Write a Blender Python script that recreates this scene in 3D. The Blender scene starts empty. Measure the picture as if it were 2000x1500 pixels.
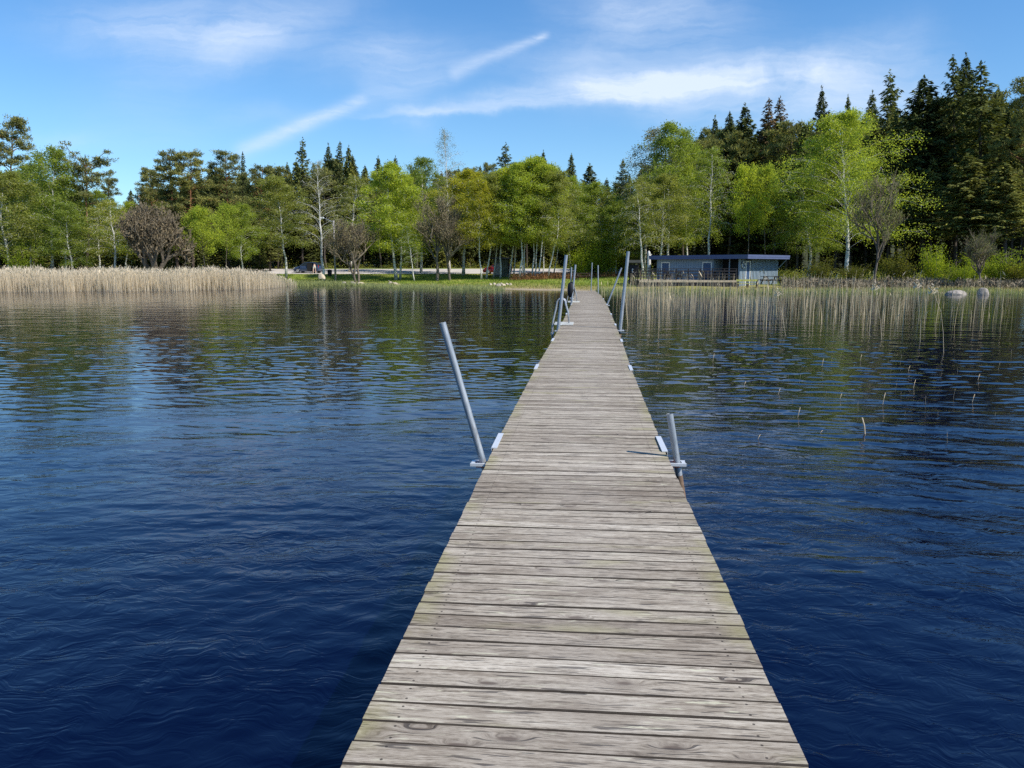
import bpy, bmesh, math, random
import numpy as np
from mathutils import Vector, Matrix

R = math.radians
SC = bpy.context.scene
COL = SC.collection
random.seed(11)
RNG = np.random.default_rng(11)

# ------------------------------------------------------------------ camera
EYE = 2.15
PITCH = math.atan(230 / 1500)
cam_d = bpy.data.cameras.new('camera')
cam_d.sensor_width = 36.0
cam_d.lens = 27.0
cam_d.clip_start = 0.05
cam_d.clip_end = 6000
cam = bpy.data.objects.new('camera', cam_d)
cam.location = (0, 0, EYE)
cam.rotation_euler = (math.pi / 2 - PITCH, 0, 0)
COL.objects.link(cam)
SC.camera = cam

CP, SP = math.cos(PITCH), math.sin(PITCH)


def ray(px, py):
    a = (px - 1000) / 1500.0
    b = (750 - py) / 1500.0
    return Vector((a, CP + b * SP, -SP + b * CP))


def at_y(px, py, Y):
    d = ray(px, py)
    t = Y / d.y
    return Vector((d.x * t, Y, EYE + d.z * t))


def at_z(px, py, z):
    d = ray(px, py)
    t = (z - EYE) / d.z
    return Vector((d.x * t, d.y * t, z))


def x_of(px, Y, py=520):
    return at_y(px, py, Y).x


# ------------------------------------------------------------------ helpers
def tag(o, label=None, cat=None, group=None, kind=None):
    if label:
        o['label'] = label
    if cat:
        o['category'] = cat
    if group:
        o['group'] = group
    if kind:
        o['kind'] = kind
    return o


def empty(name, loc=(0, 0, 0), rz=0.0):
    o = bpy.data.objects.new(name, None)
    o.empty_display_size = 0.2
    o.location = loc
    o.rotation_euler = (0, 0, rz)
    COL.objects.link(o)
    return o


def link(name, me, parent=None, mat=None):
    if mat is not None:
        me.materials.append(mat)
    o = bpy.data.objects.new(name, me)
    COL.objects.link(o)
    if parent is not None:
        o.parent = parent
    return o


def np_mesh(name, verts, quads=None, tris=None, smooth=False):
    """fast mesh from numpy arrays"""
    me = bpy.data.meshes.new(name)
    verts = np.asarray(verts, dtype=np.float32)
    nq = 0 if quads is None else len(quads)
    nt = 0 if tris is None else len(tris)
    loops = []
    if nq:
        loops.append(np.asarray(quads, dtype=np.int32).ravel())
    if nt:
        loops.append(np.asarray(tris, dtype=np.int32).ravel())
    loops = np.concatenate(loops)
    me.vertices.add(len(verts))
    me.vertices.foreach_set('co', verts.ravel())
    me.loops.add(len(loops))
    me.loops.foreach_set('vertex_index', loops)
    me.polygons.add(nq + nt)
    starts = np.concatenate([np.arange(nq) * 4, nq * 4 + np.arange(nt) * 3]).astype(np.int32)
    me.polygons.foreach_set('loop_start', starts)
    me.update(calc_edges=True)
    me.validate()
    if smooth:
        me.polygons.foreach_set('use_smooth', np.ones(nq + nt, dtype=bool))
    return me


class MB:
    """collects boxes, tubes and prisms; build() links them as ONE mesh"""

    def __init__(self):
        self.v, self.f, self.sm = [], [], []

    def add(self, vs, fs, smooth=False):
        b = len(self.v)
        self.v += [tuple(p) for p in vs]
        self.f += [tuple(b + i for i in q) for q in fs]
        self.sm += [smooth] * len(fs)

    def box(self, x0, x1, y0, y1, z0, z1):
        self.add([(x0, y0, z0), (x1, y0, z0), (x1, y1, z0), (x0, y1, z0), (x0, y0, z1), (x1, y0, z1), (x1, y1, z1), (x0, y1, z1)],
                 [(0, 3, 2, 1), (4, 5, 6, 7), (0, 1, 5, 4), (1, 2, 6, 5), (2, 3, 7, 6), (3, 0, 4, 7)])
        return self

    def beam(self, a, b, w, h, up=(0, 0, 1)):
        a, b = Vector(a), Vector(b)
        d = (b - a).normalized()
        s = d.cross(Vector(up))
        if s.length < 1e-4:
            s = Vector((1, 0, 0))
        s.normalize()
        u = s.cross(d)
        s *= w / 2
        u *= h / 2
        vs = [a - s - u, a + s - u, a + s + u, a - s + u, b - s - u, b + s - u, b + s + u, b - s + u]
        self.add(vs, [(0, 1, 2, 3), (7, 6, 5, 4), (0, 4, 5, 1), (1, 5, 6, 2), (2, 6, 7, 3), (3, 7, 4, 0)])
        return self

    def tube(self, pts, rad, n=8, cap=True, smooth=True):
        pts = [Vector(p) for p in pts]
        if not hasattr(rad, '__len__'):
            rad = [rad] * len(pts)
        vs, fs = [], []
        ref = None
        for i, p in enumerate(pts):
            if i == 0:
                d = pts[1] - pts[0]
            elif i == len(pts) - 1:
                d = pts[-1] - pts[-2]
            else:
                d = pts[i + 1] - pts[i - 1]
            d.normalize()
            if ref is None:
                ref = Vector((1, 0, 0)) if abs(d.x) < 0.9 else Vector((0, 1, 0))
            s = d.cross(ref).normalized()
            t = d.cross(s)
            ref = t.cross(d) if False else ref
            for k in range(n):
                a = 2 * math.pi * k / n
                vs.append(p + (s * math.cos(a) + t * math.sin(a)) * rad[i])
        for i in range(len(pts) - 1):
            for k in range(n):
                k2 = (k + 1) % n
                fs.append((i * n + k, i * n + k2, (i + 1) * n + k2, (i + 1) * n + k))
        b = len(self.v)
        self.add(vs, fs, smooth)
        if cap:
            self.f += [tuple(b + k for k in reversed(range(n))), tuple(b + (len(pts) - 1) * n + k for k in range(n))]
            self.sm += [False, False]
        return self

    def prism(self, poly, axis, a, b):
        """extrude a polygon (list of 2-tuples) along an axis"""
        def p3(p, t):
            if axis == 'x':
                return (t, p[0], p[1])
            if axis == 'y':
                return (p[0], t, p[1])
            return (p[0], p[1], t)
        n = len(poly)
        vs = [p3(p, a) for p in poly] + [p3(p, b) for p in poly]
        fs = [tuple(range(n)), tuple(reversed(range(n, 2 * n)))]
        for k in range(n):
            fs.append((k, n + k, n + (k + 1) % n, (k + 1) % n))
        self.add(vs, fs)
        return self

    def mesh(self, name):
        me = bpy.data.meshes.new(name)
        me.from_pydata(self.v, [], self.f)
        me.polygons.foreach_set('use_smooth', self.sm)
        bm = bmesh.new()
        bm.from_mesh(me)
        bmesh.ops.recalc_face_normals(bm, faces=bm.faces)
        bm.to_mesh(me)
        bm.free()
        me.update()
        return me

    def build(self, name, mat, parent=None, bevel=0.0):
        o = link(name, self.mesh(name), parent, mat)
        if bevel:
            m = o.modifiers.new('bevel', 'BEVEL')
            m.width = bevel
            m.segments = 2
            m.limit_method = 'ANGLE'
        return o


# ------------------------------------------------------------------ materials
class NT:
    def __init__(self, name, world=False):
        if world:
            self.m = bpy.data.worlds.new(name)
        else:
            self.m = bpy.data.materials.new(name)
        self.m.use_nodes = True
        self.t = self.m.node_tree
        self.t.nodes.clear()

    def n(self, typ, **kw):
        nd = self.t.nodes.new(typ)
        for k, v in kw.items():
            if k.startswith('i_'):
                key = k[2:]
                key = int(key) if key.isdigit() else key.replace('_', ' ')
                self.set(nd.inputs[key], v)
            else:
                setattr(nd, k, v)
        return nd

    def set(self, sock, v):
        if isinstance(v, bpy.types.NodeSocket):
            self.t.links.new(v, sock)
        elif isinstance(v, bpy.types.Node):
            self.t.links.new(v.outputs[0], sock)
        else:
            if hasattr(sock.default_value, '__len__') and not hasattr(v, '__len__'):
                v = (v,) * len(sock.default_value)
            if hasattr(sock.default_value, '__len__') and len(sock.default_value) == 4 and len(v) == 3:
                v = tuple(v) + (1.0,)
            sock.default_value = v

    def math(self, op, a, b=0.0, c=None, clamp=False):
        nd = self.t.nodes.new('ShaderNodeMath')
        nd.operation = op
        nd.use_clamp = clamp
        self.set(nd.inputs[0], a)
        self.set(nd.inputs[1], b)
        if c is not None:
            self.set(nd.inputs[2], c)
        return nd.outputs[0]

    def vmath(self, op, a, b=(0, 0, 0)):
        nd = self.t.nodes.new('ShaderNodeVectorMath')
        nd.operation = op
        self.set(nd.inputs[0], a)
        self.set(nd.inputs[1], b)
        return nd.outputs[0]

    def mapping(self, vec, scale=(1, 1, 1), rot=(0, 0, 0), loc=(0, 0, 0)):
        nd = self.t.nodes.new('ShaderNodeMapping')
        self.set(nd.inputs['Vector'], vec)
        nd.inputs['Scale'].default_value = scale
        nd.inputs['Rotation'].default_value = rot
        nd.inputs['Location'].default_value = loc
        return nd.outputs[0]

    def noise(self, vec, scale=1.0, detail=3.0, rough=0.5, dist=0.0, out='Fac'):
        nd = self.t.nodes.new('ShaderNodeTexNoise')
        self.set(nd.inputs['Vector'], vec)
        nd.inputs['Scale'].default_value = scale
        nd.inputs['Detail'].default_value = detail
        nd.inputs['Roughness'].default_value = rough
        nd.inputs['Distortion'].default_value = dist
        return nd.outputs[out]

    def ramp(self, fac, stops, interp='LINEAR'):
        nd = self.t.nodes.new('ShaderNodeValToRGB')
        nd.color_ramp.interpolation = interp
        self.set(nd.inputs[0], fac)
        e = nd.color_ramp.elements
        while len(e) > 1:
            e.remove(e[-1])
        for i, (p, c) in enumerate(stops):
            if not hasattr(c, '__len__'):
                c = (c, c, c)
            el = e[0] if i == 0 else e.new(p)
            el.position = p
            el.color = tuple(c) + (1.0,)
        return nd.outputs[0]

    def mix(self, fac, a, b, mode='MIX'):
        nd = self.t.nodes.new('ShaderNodeMix')
        nd.data_type = 'RGBA'
        nd.blend_type = mode
        self.set(nd.inputs[0], fac)
        self.set(nd.inputs[6], a)
        self.set(nd.inputs[7], b)
        return nd.outputs[2]

    def maprange(self, v, a, b, c=0.0, d=1.0, smooth=True):
        nd = self.t.nodes.new('ShaderNodeMapRange')
        nd.interpolation_type = 'SMOOTHSTEP' if smooth else 'LINEAR'
        self.set(nd.inputs[0], v)
        for i, q in enumerate((a, b, c, d)):
            self.set(nd.inputs[1 + i], q)
        return nd.outputs[0]

    def bump(self, h, dist=1.0, strength=1.0, fw=None):
        nd = self.t.nodes.new('ShaderNodeBump')
        self.set(nd.inputs['Height'], h)
        nd.inputs['Distance'].default_value = dist
        nd.inputs['Strength'].default_value = strength
        if fw is not None and 'Filter Width' in nd.inputs:
            nd.inputs['Filter Width'].default_value = fw
        return nd.outputs[0]

    def coord(self, what='Object'):
        return self.n('ShaderNodeTexCoord').outputs[what]

    def attr(self, name, out='Vector'):
        nd = self.n('ShaderNodeAttribute')
        nd.attribute_name = name
        return nd.outputs[out]

    def out(self, sh):
        o = self.n('ShaderNodeOutputMaterial')
        self.t.links.new(sh if isinstance(sh, bpy.types.NodeSocket) else sh.outputs[0], o.inputs[0])
        return self.m

    def principled(self, color, rough=0.6, metal=0.0, normal=None, spec=0.5, **kw):
        p = self.n('ShaderNodeBsdfPrincipled')
        self.set(p.inputs['Base Color'], color)
        self.set(p.inputs['Roughness'], rough)
        self.set(p.inputs['Metallic'], metal)
        self.set(p.inputs['Specular IOR Level'], spec)
        if normal is not None:
            self.set(p.inputs['Normal'], normal)
        for k, v in kw.items():
            self.set(p.inputs[k.replace('_', ' ')], v)
        return p


def simple(name, col, rough=0.6, metal=0.0, var=0.15, scale=6.0, spec=0.4, bump=0.0):
    t = NT(name)
    c = t.coord()
    n = t.noise(c, scale, 4, 0.6)
    dark = tuple(q * (1 - var) for q in col)
    light = tuple(min(1, q * (1 + var)) for q in col)
    cc = t.ramp(n, [(0.3, dark), (0.7, light)])
    nm = t.bump(t.noise(c, scale * 6, 3), bump) if bump else None
    return t.out(t.principled(cc, rough, metal, nm, spec))


def foliage(name, col, var=0.30, trans=0.58, tint=(1.25, 1.1, 0.6), hue_obj=0.25):
    """leaf colour with natural variation from clump to clump and tree to tree"""
    t = NT(name)
    g = t.n('ShaderNodeNewGeometry')
    n = t.noise(g.outputs['Position'], 0.9, 3, 0.6)
    n2 = g.outputs['Random Per Island']
    oi = t.n('ShaderNodeObjectInfo').outputs['Random']
    a = tuple(q * (1 - var) for q in col)
    b = tuple(min(1, q * (1 + var) * k) for q, k in zip(col, tint))
    f = t.math('ADD', t.math('MULTIPLY', n, 0.55), t.math('MULTIPLY', n2, 0.45))
    f = t.math('ADD', f, t.math('MULTIPLY', t.math('SUBTRACT', oi, 0.5), hue_obj))
    c = t.ramp(f, [(0.25, a), (0.5, col), (0.8, b)])
    d = t.n('ShaderNodeBsdfDiffuse', i_Color=c)
    tr = t.n('ShaderNodeBsdfTranslucent', i_Color=t.mix(1.0, c, (1.0, 1.0, 0.55), 'MULTIPLY'))
    m = t.n('ShaderNodeMixShader', i_0=trans)
    t.set(m.inputs[1], d)
    t.set(m.inputs[2], tr)
    return t.out(m)


M = {}


def make_materials():
    # galvanised steel
    t = NT('galvanised_steel')
    c = t.coord()
    n = t.noise(t.mapping(c, (30, 30, 6)), 1, 5, 0.65)
    cc = t.ramp(n, [(0.3, (0.27, 0.29, 0.315)), (0.7, (0.42, 0.445, 0.475))])
    st = t.noise(t.mapping(c, (14, 14, 4), (0, 0, 0), (3, 1, 2)), 1, 5, 0.7)
    cc = t.mix(t.maprange(st, 0.56, 0.72, 0.0, 0.55), cc, (0.21, 0.155, 0.11))
    M['steel'] = t.out(t.principled(cc, t.ramp(n, [(0.3, 0.35), (0.7, 0.6)]), 0.45, None, 0.5))
    M['bright_metal'] = simple('brushed_aluminium', (0.62, 0.64, 0.66), 0.45, 0.25, 0.05, 20)
    M['rusty'] = simple('rusty_steel', (0.30, 0.15, 0.075), 0.8, 0.1, 0.4, 18)
    M['rust_brown'] = simple('rust_stained_steel', (0.20, 0.13, 0.085), 0.75, 0.2, 0.5, 12)
    M['orange'] = simple('orange_primer', (0.62, 0.16, 0.07), 0.6, 0.0, 0.2, 14)
    M['black'] = simple('black_rubber', (0.012, 0.012, 0.014), 0.7)
    M['dark_wood'] = simple('dark_stained_wood', (0.018, 0.016, 0.019), 0.75, 0, 0.3, 8, 0.3)
    M['brown_wood'] = simple('brown_wood', (0.060, 0.042, 0.034), 0.75, 0, 0.3, 8, 0.3)
    M['tan_wood'] = simple('tan_wood', (0.40, 0.33, 0.24), 0.8, 0, 0.2, 8, 0.3)
    M['moss_wood'] = simple('mossy_wood', (0.33, 0.34, 0.09), 0.9, 0, 0.3, 5, 0.2)
    M['under'] = simple('dark_float', (0.05, 0.045, 0.04), 0.8)
    M['white_trim'] = simple('white_paint', (0.66, 0.66, 0.62), 0.6, 0, 0.06, 3)
    M['blue_wall'] = simple('blue_grey_siding', (0.22, 0.285, 0.345), 0.7, 0, 0.10, 2.0, 0.3)
    M['blue_fascia'] = simple('dark_blue_fascia', (0.085, 0.11, 0.21), 0.6, 0, 0.08, 2.0, 0.3)
    M['blue_door'] = simple('navy_door', (0.045, 0.085, 0.17), 0.5, 0, 0.1, 2.0)
    M['gap_shade'] = simple('painted_gap_shade', (0.05, 0.07, 0.095), 0.8, 0, 0.1, 2.0, 0.2)  # shade between the wall boards, put into the colour
    M['roof_felt'] = simple('roof_felt', (0.05, 0.055, 0.06), 0.9)
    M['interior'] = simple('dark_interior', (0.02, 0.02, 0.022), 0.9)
    M['rock'] = simple('granite', (0.31, 0.27, 0.23), 0.85, 0, 0.4, 5.0, 0.3, 0.02)
    M['pale_rock'] = simple('pale_sandstone', (0.52, 0.43, 0.31), 0.85, 0, 0.25, 4.0, 0.3, 0.02)
    M['shed'] = simple('weathered_shed_board', (0.13, 0.135, 0.11), 0.85, 0, 0.5, 2.2, 0.2)
    M['shed_dark'] = simple('shed_trim', (0.035, 0.037, 0.03), 0.8, 0, 0.3, 3, 0.2)
    M['pole_wood'] = simple('grey_timber_pole', (0.30, 0.28, 0.27), 0.85, 0, 0.2, 10, 0.2)
    M['paper'] = simple('white_paper', (0.7, 0.7, 0.72), 0.8, 0, 0.05)
    M['glass'] = simple('dark_car_glass', (0.02, 0.03, 0.04), 0.08, 0, 0.1, 2, 0.8)
    M['tyre'] = simple('tyre_rubber', (0.02, 0.02, 0.02), 0.85)
    M['rim'] = simple('alloy_rim', (0.6, 0.6, 0.62), 0.35, 0.6, 0.05)
    M['lens'] = simple('lamp_lens', (0.6, 0.62, 0.62), 0.2, 0, 0.05)
    M['red_lens'] = simple('red_lens', (0.4, 0.02, 0.02), 0.25, 0, 0.05)
    for nm, col in (('car_blue', (0.045, 0.075, 0.15)), ('car_red', (0.20, 0.008, 0.022))):
        t = NT(nm)
        p = t.principled(col, 0.3, 0.3, None, 0.6)
        p.inputs['Coat Weight'].default_value = 0.6
        p.inputs['Coat Roughness'].default_value = 0.08
        M[nm] = t.out(p)
    M['skin'] = simple('skin', (0.56, 0.36, 0.27), 0.6, 0, 0.05)
    M['cloth_dark'] = simple('dark_cloth', (0.03, 0.03, 0.05), 0.9)
    M['cloth_pale'] = simple('pale_shorts', (0.55, 0.52, 0.46), 0.9)
    M['hair'] = simple('brown_hair', (0.06, 0.035, 0.02), 0.8)
    # bark
    t = NT('birch_bark')
    c = t.coord()
    n = t.noise(t.mapping(c, (3, 3, 9)), 1, 4, 0.6)
    n2 = t.noise(t.mapping(c, (0.6, 0.6, 0.5)), 1, 2)
    cc = t.ramp(t.math('ADD', t.math('MULTIPLY', n, 0.75), t.math('MULTIPLY', n2, 0.25)),
                [(0.38, (0.06, 0.05, 0.045)), (0.43, (0.52, 0.50, 0.45)), (0.7, (0.78, 0.75, 0.68))])
    M['birch_bark'] = t.out(t.principled(cc, 0.8, 0, None, 0.2))
    t = NT('pine_bark')
    c = t.coord()
    z = t.n('ShaderNodeSeparateXYZ', i_0=c).outputs[2]
    n = t.noise(t.mapping(c, (8, 8, 2)), 1, 4, 0.6)
    hi = t.maprange(z, 5.0, 10.0)
    cc = t.mix(hi, (0.085, 0.065, 0.055), (0.27, 0.125, 0.06))
    cc = t.mix(t.maprange(n, 0.35, 0.65, 0.0, 0.6), cc, (0.04, 0.03, 0.025))
    M['pine_bark'] = t.out(t.principled(cc, 0.9, 0, None, 0.1))
    M['spruce_bark'] = simple('spruce_bark', (0.085, 0.07, 0.06), 0.9, 0, 0.4, 5, 0.1)
    M['grey_bark'] = simple('grey_bark', (0.145, 0.122, 0.095), 0.9, 0, 0.4, 6, 0.1)
    M['twig'] = simple('brown_twig', (0.21, 0.172, 0.118), 0.9, 0, 0.35, 2, 0.1)
    # foliage
    M['birch_bright'] = foliage('birch_leaf_bright', (0.40, 0.48, 0.080))
    M['birch_green'] = foliage('birch_leaf_green', (0.28, 0.355, 0.075))
    M['birch_olive'] = foliage('birch_leaf_olive', (0.335, 0.365, 0.098), tint=(1.2, 1.05, 0.7))
    M['birch_yellow'] = foliage('birch_leaf_yellow', (0.42, 0.42, 0.058))
    M['birch_grey'] = foliage('birch_bud_grey', (0.27, 0.265, 0.145), tint=(1.1, 1.1, 0.9))
    M['spruce'] = foliage('spruce_needles', (0.110, 0.132, 0.050), 0.4, 0.22, (1.3, 1.15, 0.7), 0.3)
    M['spruce_light'] = foliage('spruce_needles_light', (0.190, 0.205, 0.068), 0.4, 0.25, (1.3, 1.15, 0.7), 0.3)
    M['spruce_brown'] = foliage('spruce_needles_brown', (0.150, 0.115, 0.062), 0.4, 0.22, (1.3, 1.0, 0.8), 0.3)
    M['pine'] = foliage('pine_needles', (0.185, 0.200, 0.080), 0.4, 0.25, (1.35, 1.15, 0.7), 0.3)
    M['bud'] = foliage('brown_buds', (0.29, 0.25, 0.135), 0.35, 0.2, (1.1, 1.05, 0.8), 0.2)
    M['bud_brown'] = foliage('dull_brown_buds', (0.175, 0.142, 0.096), 0.35, 0.2, (1.1, 1.05, 0.9), 0.2)
    M['bud_olive'] = foliage('olive_buds', (0.25, 0.26, 0.10), 0.35, 0.25, (1.1, 1.05, 0.8), 0.2)
    M['shrub'] = foliage('shrub_leaf', (0.29, 0.37, 0.045))
    M['shrub_dull'] = foliage('shrub_leaf_dull', (0.16, 0.17, 0.040))
    M['reed'] = foliage('dry_reed', (0.66, 0.56, 0.43), 0.15, 0.3, (1.1, 1.08, 1.0), 0.0)
    M['reed_dark'] = foliage('dry_reed_stalk', (0.52, 0.43, 0.29), 0.3, 0.25, (1.1, 1.05, 1.0), 0.0)
    M['shore_grass'] = foliage('shore_sedge', (0.30, 0.34, 0.15), 0.35, 0.3, (1.25, 1.1, 0.9), 0.0)
    M['straw'] = foliage('dry_straw', (0.46, 0.38, 0.19), 0.3, 0.3, (1.1, 1.1, 0.9), 0.0)
    M['lawn_blade'] = foliage('lawn_blade', (0.19, 0.25, 0.045), 0.4, 0.3, (1.3, 1.1, 0.8), 0.0)
    M['bracken'] = foliage('dead_bracken', (0.21, 0.115, 0.06), 0.4, 0.2, (1.2, 1.05, 0.8), 0.0)


make_materials()

# ------------------------------------------------------------------ sky, clouds, sun
SUN_AZ, SUN_EL = R(121), R(46)


def make_world():
    w = bpy.data.worlds.new('World')
    SC.world = w
    w.use_nodes = True
    w.node_tree.nodes.clear()
    t = NT.__new__(NT)
    t.m = w
    t.t = w.node_tree
    sky = t.n('ShaderNodeTexSky')
    sky.sky_type = 'NISHITA'
    sky.sun_disc = False
    sky.sun_elevation = SUN_EL
    sky.sun_rotation = SUN_AZ
    sky.altitude = 0
    sky.air_density = 1.0
    sky.dust_density = 0.25
    sky.ozone_density = 2.8
    g = t.coord('Generated')
    sep = t.n('ShaderNodeSeparateXYZ', i_0=g)
    y = t.math('MAXIMUM', sep.outputs[1], 0.02)
    u = t.math('DIVIDE', sep.outputs[0], y)
    v = t.math('DIVIDE', sep.outputs[2], y)
    p = t.n('ShaderNodeCombineXYZ', i_0=u, i_1=v).outputs[0]
    front = t.maprange(sep.outputs[1], 0.05, 0.3)

    def uv(px, py):
        d = ray(px, py)
        return d.x / d.y, d.z / d.y
    # ragged edges: shift the place where each cloud is looked up
    wob = t.n('ShaderNodeTexNoise')
    t.set(wob.inputs['Vector'], p)
    wob.inputs['Scale'].default_value = 9.0
    wob.inputs['Detail'].default_value = 6.0
    wob.inputs['Roughness'].default_value = 0.62
    off = t.vmath('MULTIPLY', t.vmath('SUBTRACT', wob.outputs['Color'], (0.5, 0.5, 0.5)), (0.11, 0.04, 0))
    pw = t.vmath('ADD', p, off)
    off2 = t.vmath('MULTIPLY', t.vmath('SUBTRACT', wob.outputs['Color'], (0.5, 0.5, 0.5)), (0.005, 0.008, 0))
    pt = t.vmath('ADD', p, off2)
    total = None

    def add(mk):
        nonlocal total
        total = mk if total is None else t.math('ADD', total, mk)

    def band(a, b, w0, w1, s0, s1, fade=0.08, sharp_low=1.0, src=None):
        """soft streak from a to b; width and strength change along it"""
        ax, ay = uv(*a)
        bx, by = uv(*b)
        L = math.hypot(bx - ax, by - ay)
        dx, dy = (bx - ax) / L, (by - ay) / L
        q = t.vmath('SUBTRACT', src or pt, (ax, ay, 0))
        s = t.n('ShaderNodeSeparateXYZ', i_0=q)
        al = t.math('ADD', t.math('MULTIPLY', s.outputs[0], dx), t.math('MULTIPLY', s.outputs[1], dy))
        ac = t.math('ADD', t.math('MULTIPLY', s.outputs[0], -dy), t.math('MULTIPLY', s.outputs[1], dx))
        f = t.math('DIVIDE', al, L)
        win = t.math('MULTIPLY', t.maprange(f, -fade, fade), t.maprange(f, 1 - fade, 1 + fade, 1, 0))
        wid = t.maprange(f, 0, 1, w0 / 1500, w1 / 1500, False)
        st = t.maprange(f, 0, 1, s0, s1, False)
        r = t.math('DIVIDE', ac, wid)
        if sharp_low != 1.0:
            low = t.math('LESS_THAN', r, 0.0)
            r = t.math('MULTIPLY', r, t.math('ADD', 1.0, t.math('MULTIPLY', low, sharp_low - 1.0)))
        e = t.math('POWER', 2.718, t.math('MULTIPLY', t.math('MULTIPLY', r, r), -1.0))
        add(t.math('MULTIPLY', t.math('MULTIPLY', e, win), st))

    def blob(c, rx, ry, rot, s0):
        cx, cy = uv(*c)
        q = t.vmath('SUBTRACT', pw, (cx, cy, 0))
        q = t.mapping(q, (1500 / rx, 1500 / ry, 0), (0, 0, 0)) if rot == 0 else \
            t.mapping(t.mapping(q, (1, 1, 1), (0, 0, R(rot))), (1500 / rx, 1500 / ry, 0))
        l = t.n('ShaderNodeVectorMath')
        l.operation = 'LENGTH'
        t.set(l.inputs[0], q)
        r = l.outputs['Value']
        e = t.math('POWER', 2.718, t.math('MULTIPLY', t.math('MULTIPLY', r, r), -1.0))
        add(t.math('MULTIPLY', e, s0))

    # two stretches of one old vapour trail
    band((462, 300), (708, 196), 15, 12, 0.34, 0.68, 0.07)
    band((708, 196), (880, 150), 26, 16, 0.22, 0.14, 0.1)
    band((880, 145), (1068, 68), 14, 6, 0.38, 0.56, 0.06)
    # broad feathered cirrus band, sharp below, fanned above
    band((735, 228), (1420, 164), 9, 40, 0.40, 0.42, 0.16, 2.2, pw)
    band((1180, 178), (1800, 188), 40, 80, 0.36, 0.52, 0.28, 1.0, pw)
    band((900, 190), (1560, 140), 12, 36, 0.16, 0.36, 0.15, 1.0, pw)
    band((1560, 150), (1830, 60), 40, 50, 0.30, 0.10, 0.2, 1.0, pw)
    # thin veils
    blob((310, 50), 180, 48, 0, 0.42)
    blob((480, 65), 190, 50, -18, 0.36)
    blob((770, 110), 120, 45, 0, 0.36)
    blob((1290, 30), 150, 55, 10, 0.48)
    blob((1130, 125), 130, 50, 0, 0.26)
    blob((800, 232), 40, 40, 0, 0.14)
    blob((520, 225), 110, 22, 0, 0.10)
    blob((120, 275), 90, 18, 0, 0.14)
    blob((300, 240), 120, 60, 0, 0.07)
    wisp = t.noise(t.mapping(pw, (5.0, 14.0, 1), (0, 0, R(-14))), 1.0, 8, 0.62, 0.6)
    wisp2 = t.noise(t.mapping(pw, (9.0, 75.0, 1), (0, 0, R(-13))), 1.0, 6, 0.62, 0.5)
    wf = t.math('ADD', t.maprange(wisp, 0.30, 0.72, 0.55, 1.30), t.math('MULTIPLY', t.math('SUBTRACT', wisp2, 0.5), 1.3))
    cov = t.math('MULTIPLY', t.math('MULTIPLY', total, wf), front)
    cov = t.math('MINIMUM', t.math('MAXIMUM', cov, 0.0), 0.92)
    # high thin veil all round, for the sky behind the camera
    rest = t.noise(t.mapping(g, (2.2, 2.2, 5.0)), 1.0, 6, 0.6)
    cov = t.math('MAXIMUM', cov, t.math('MULTIPLY', t.maprange(rest, 0.55, 0.85, 0, 0.35), t.math('SUBTRACT', 1.0, front)))
    tint = t.mix(t.maprange(sep.outputs[2], 0.0, 0.62), SKY_TINT, SKY_TINT_HIGH)
    skyc = t.mix(1.0, sky.outputs[0], tint, 'MULTIPLY')
    c = t.mix(cov, skyc, CLOUD_COL)
    bg = t.n('ShaderNodeBackground', i_0=c, i_1=SKY_STRENGTH)
    o = t.n('ShaderNodeOutputWorld')
    t.t.links.new(bg.outputs[0], o.inputs[0])


SKY_STRENGTH = 0.105
SKY_TINT = (0.82, 1.08, 1.25)
SKY_TINT_HIGH = (0.42, 0.98, 1.42)
CLOUD_COL = (6.3, 7.2, 8.6)
make_world()

sun_d = bpy.data.lights.new('sun', 'SUN')
sun_d.energy = 4.8
sun_d.angle = R(0.53)
sun_d.color = (1.0, 0.945, 0.855)
sun = bpy.data.objects.new('sun', sun_d)
COL.objects.link(sun)
sdir = Vector((math.sin(SUN_AZ) * math.cos(SUN_EL), math.cos(SUN_AZ) * math.cos(SUN_EL), math.sin(SUN_EL)))
sun.rotation_euler = sdir.to_track_quat('Z', 'Y').to_euler()
sun.location = (60, -20, 80)

SC.view_settings.view_transform = 'Standard'
SC.view_settings.look = 'None'
SC.view_settings.exposure = 0.3
SC.view_settings.gamma = 1.0
SC.cycles.max_bounces = 6
SC.cycles.transparent_max_bounces = 4
SC.cycles.use_denoising = False
SC.cycles.caustics_reflective = False
SC.cycles.caustics_refractive = False
SC.cycles.sample_clamp_indirect = 6.0

# ------------------------------------------------------------------ terrain
_SH = [(-900, 72), (-300, 78), (0, 79), (300, 81), (500, 84.5), (560, 87.5), (700, 88.5), (770, 81), (860, 77), (960, 73.5), (1060, 70.5), (1110, 69.5),
       (1200, 64), (1240, 61.8), (1400, 61.6), (1560, 62), (1750, 63.5), (1880, 61.5), (2000, 59.5), (2300, 55), (2900, 48)]
_SX = np.array([(p - 1000) / 1517.0 * y for p, y in _SH])
_SY = np.array([y for p, y in _SH])


def shore(x):
    return np.interp(x, _SX, _SY)


def sstep(a, b, x):
    k = np.clip((x - a) / (b - a), 0, 1)
    return k * k * (3 - 2 * k)


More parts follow.
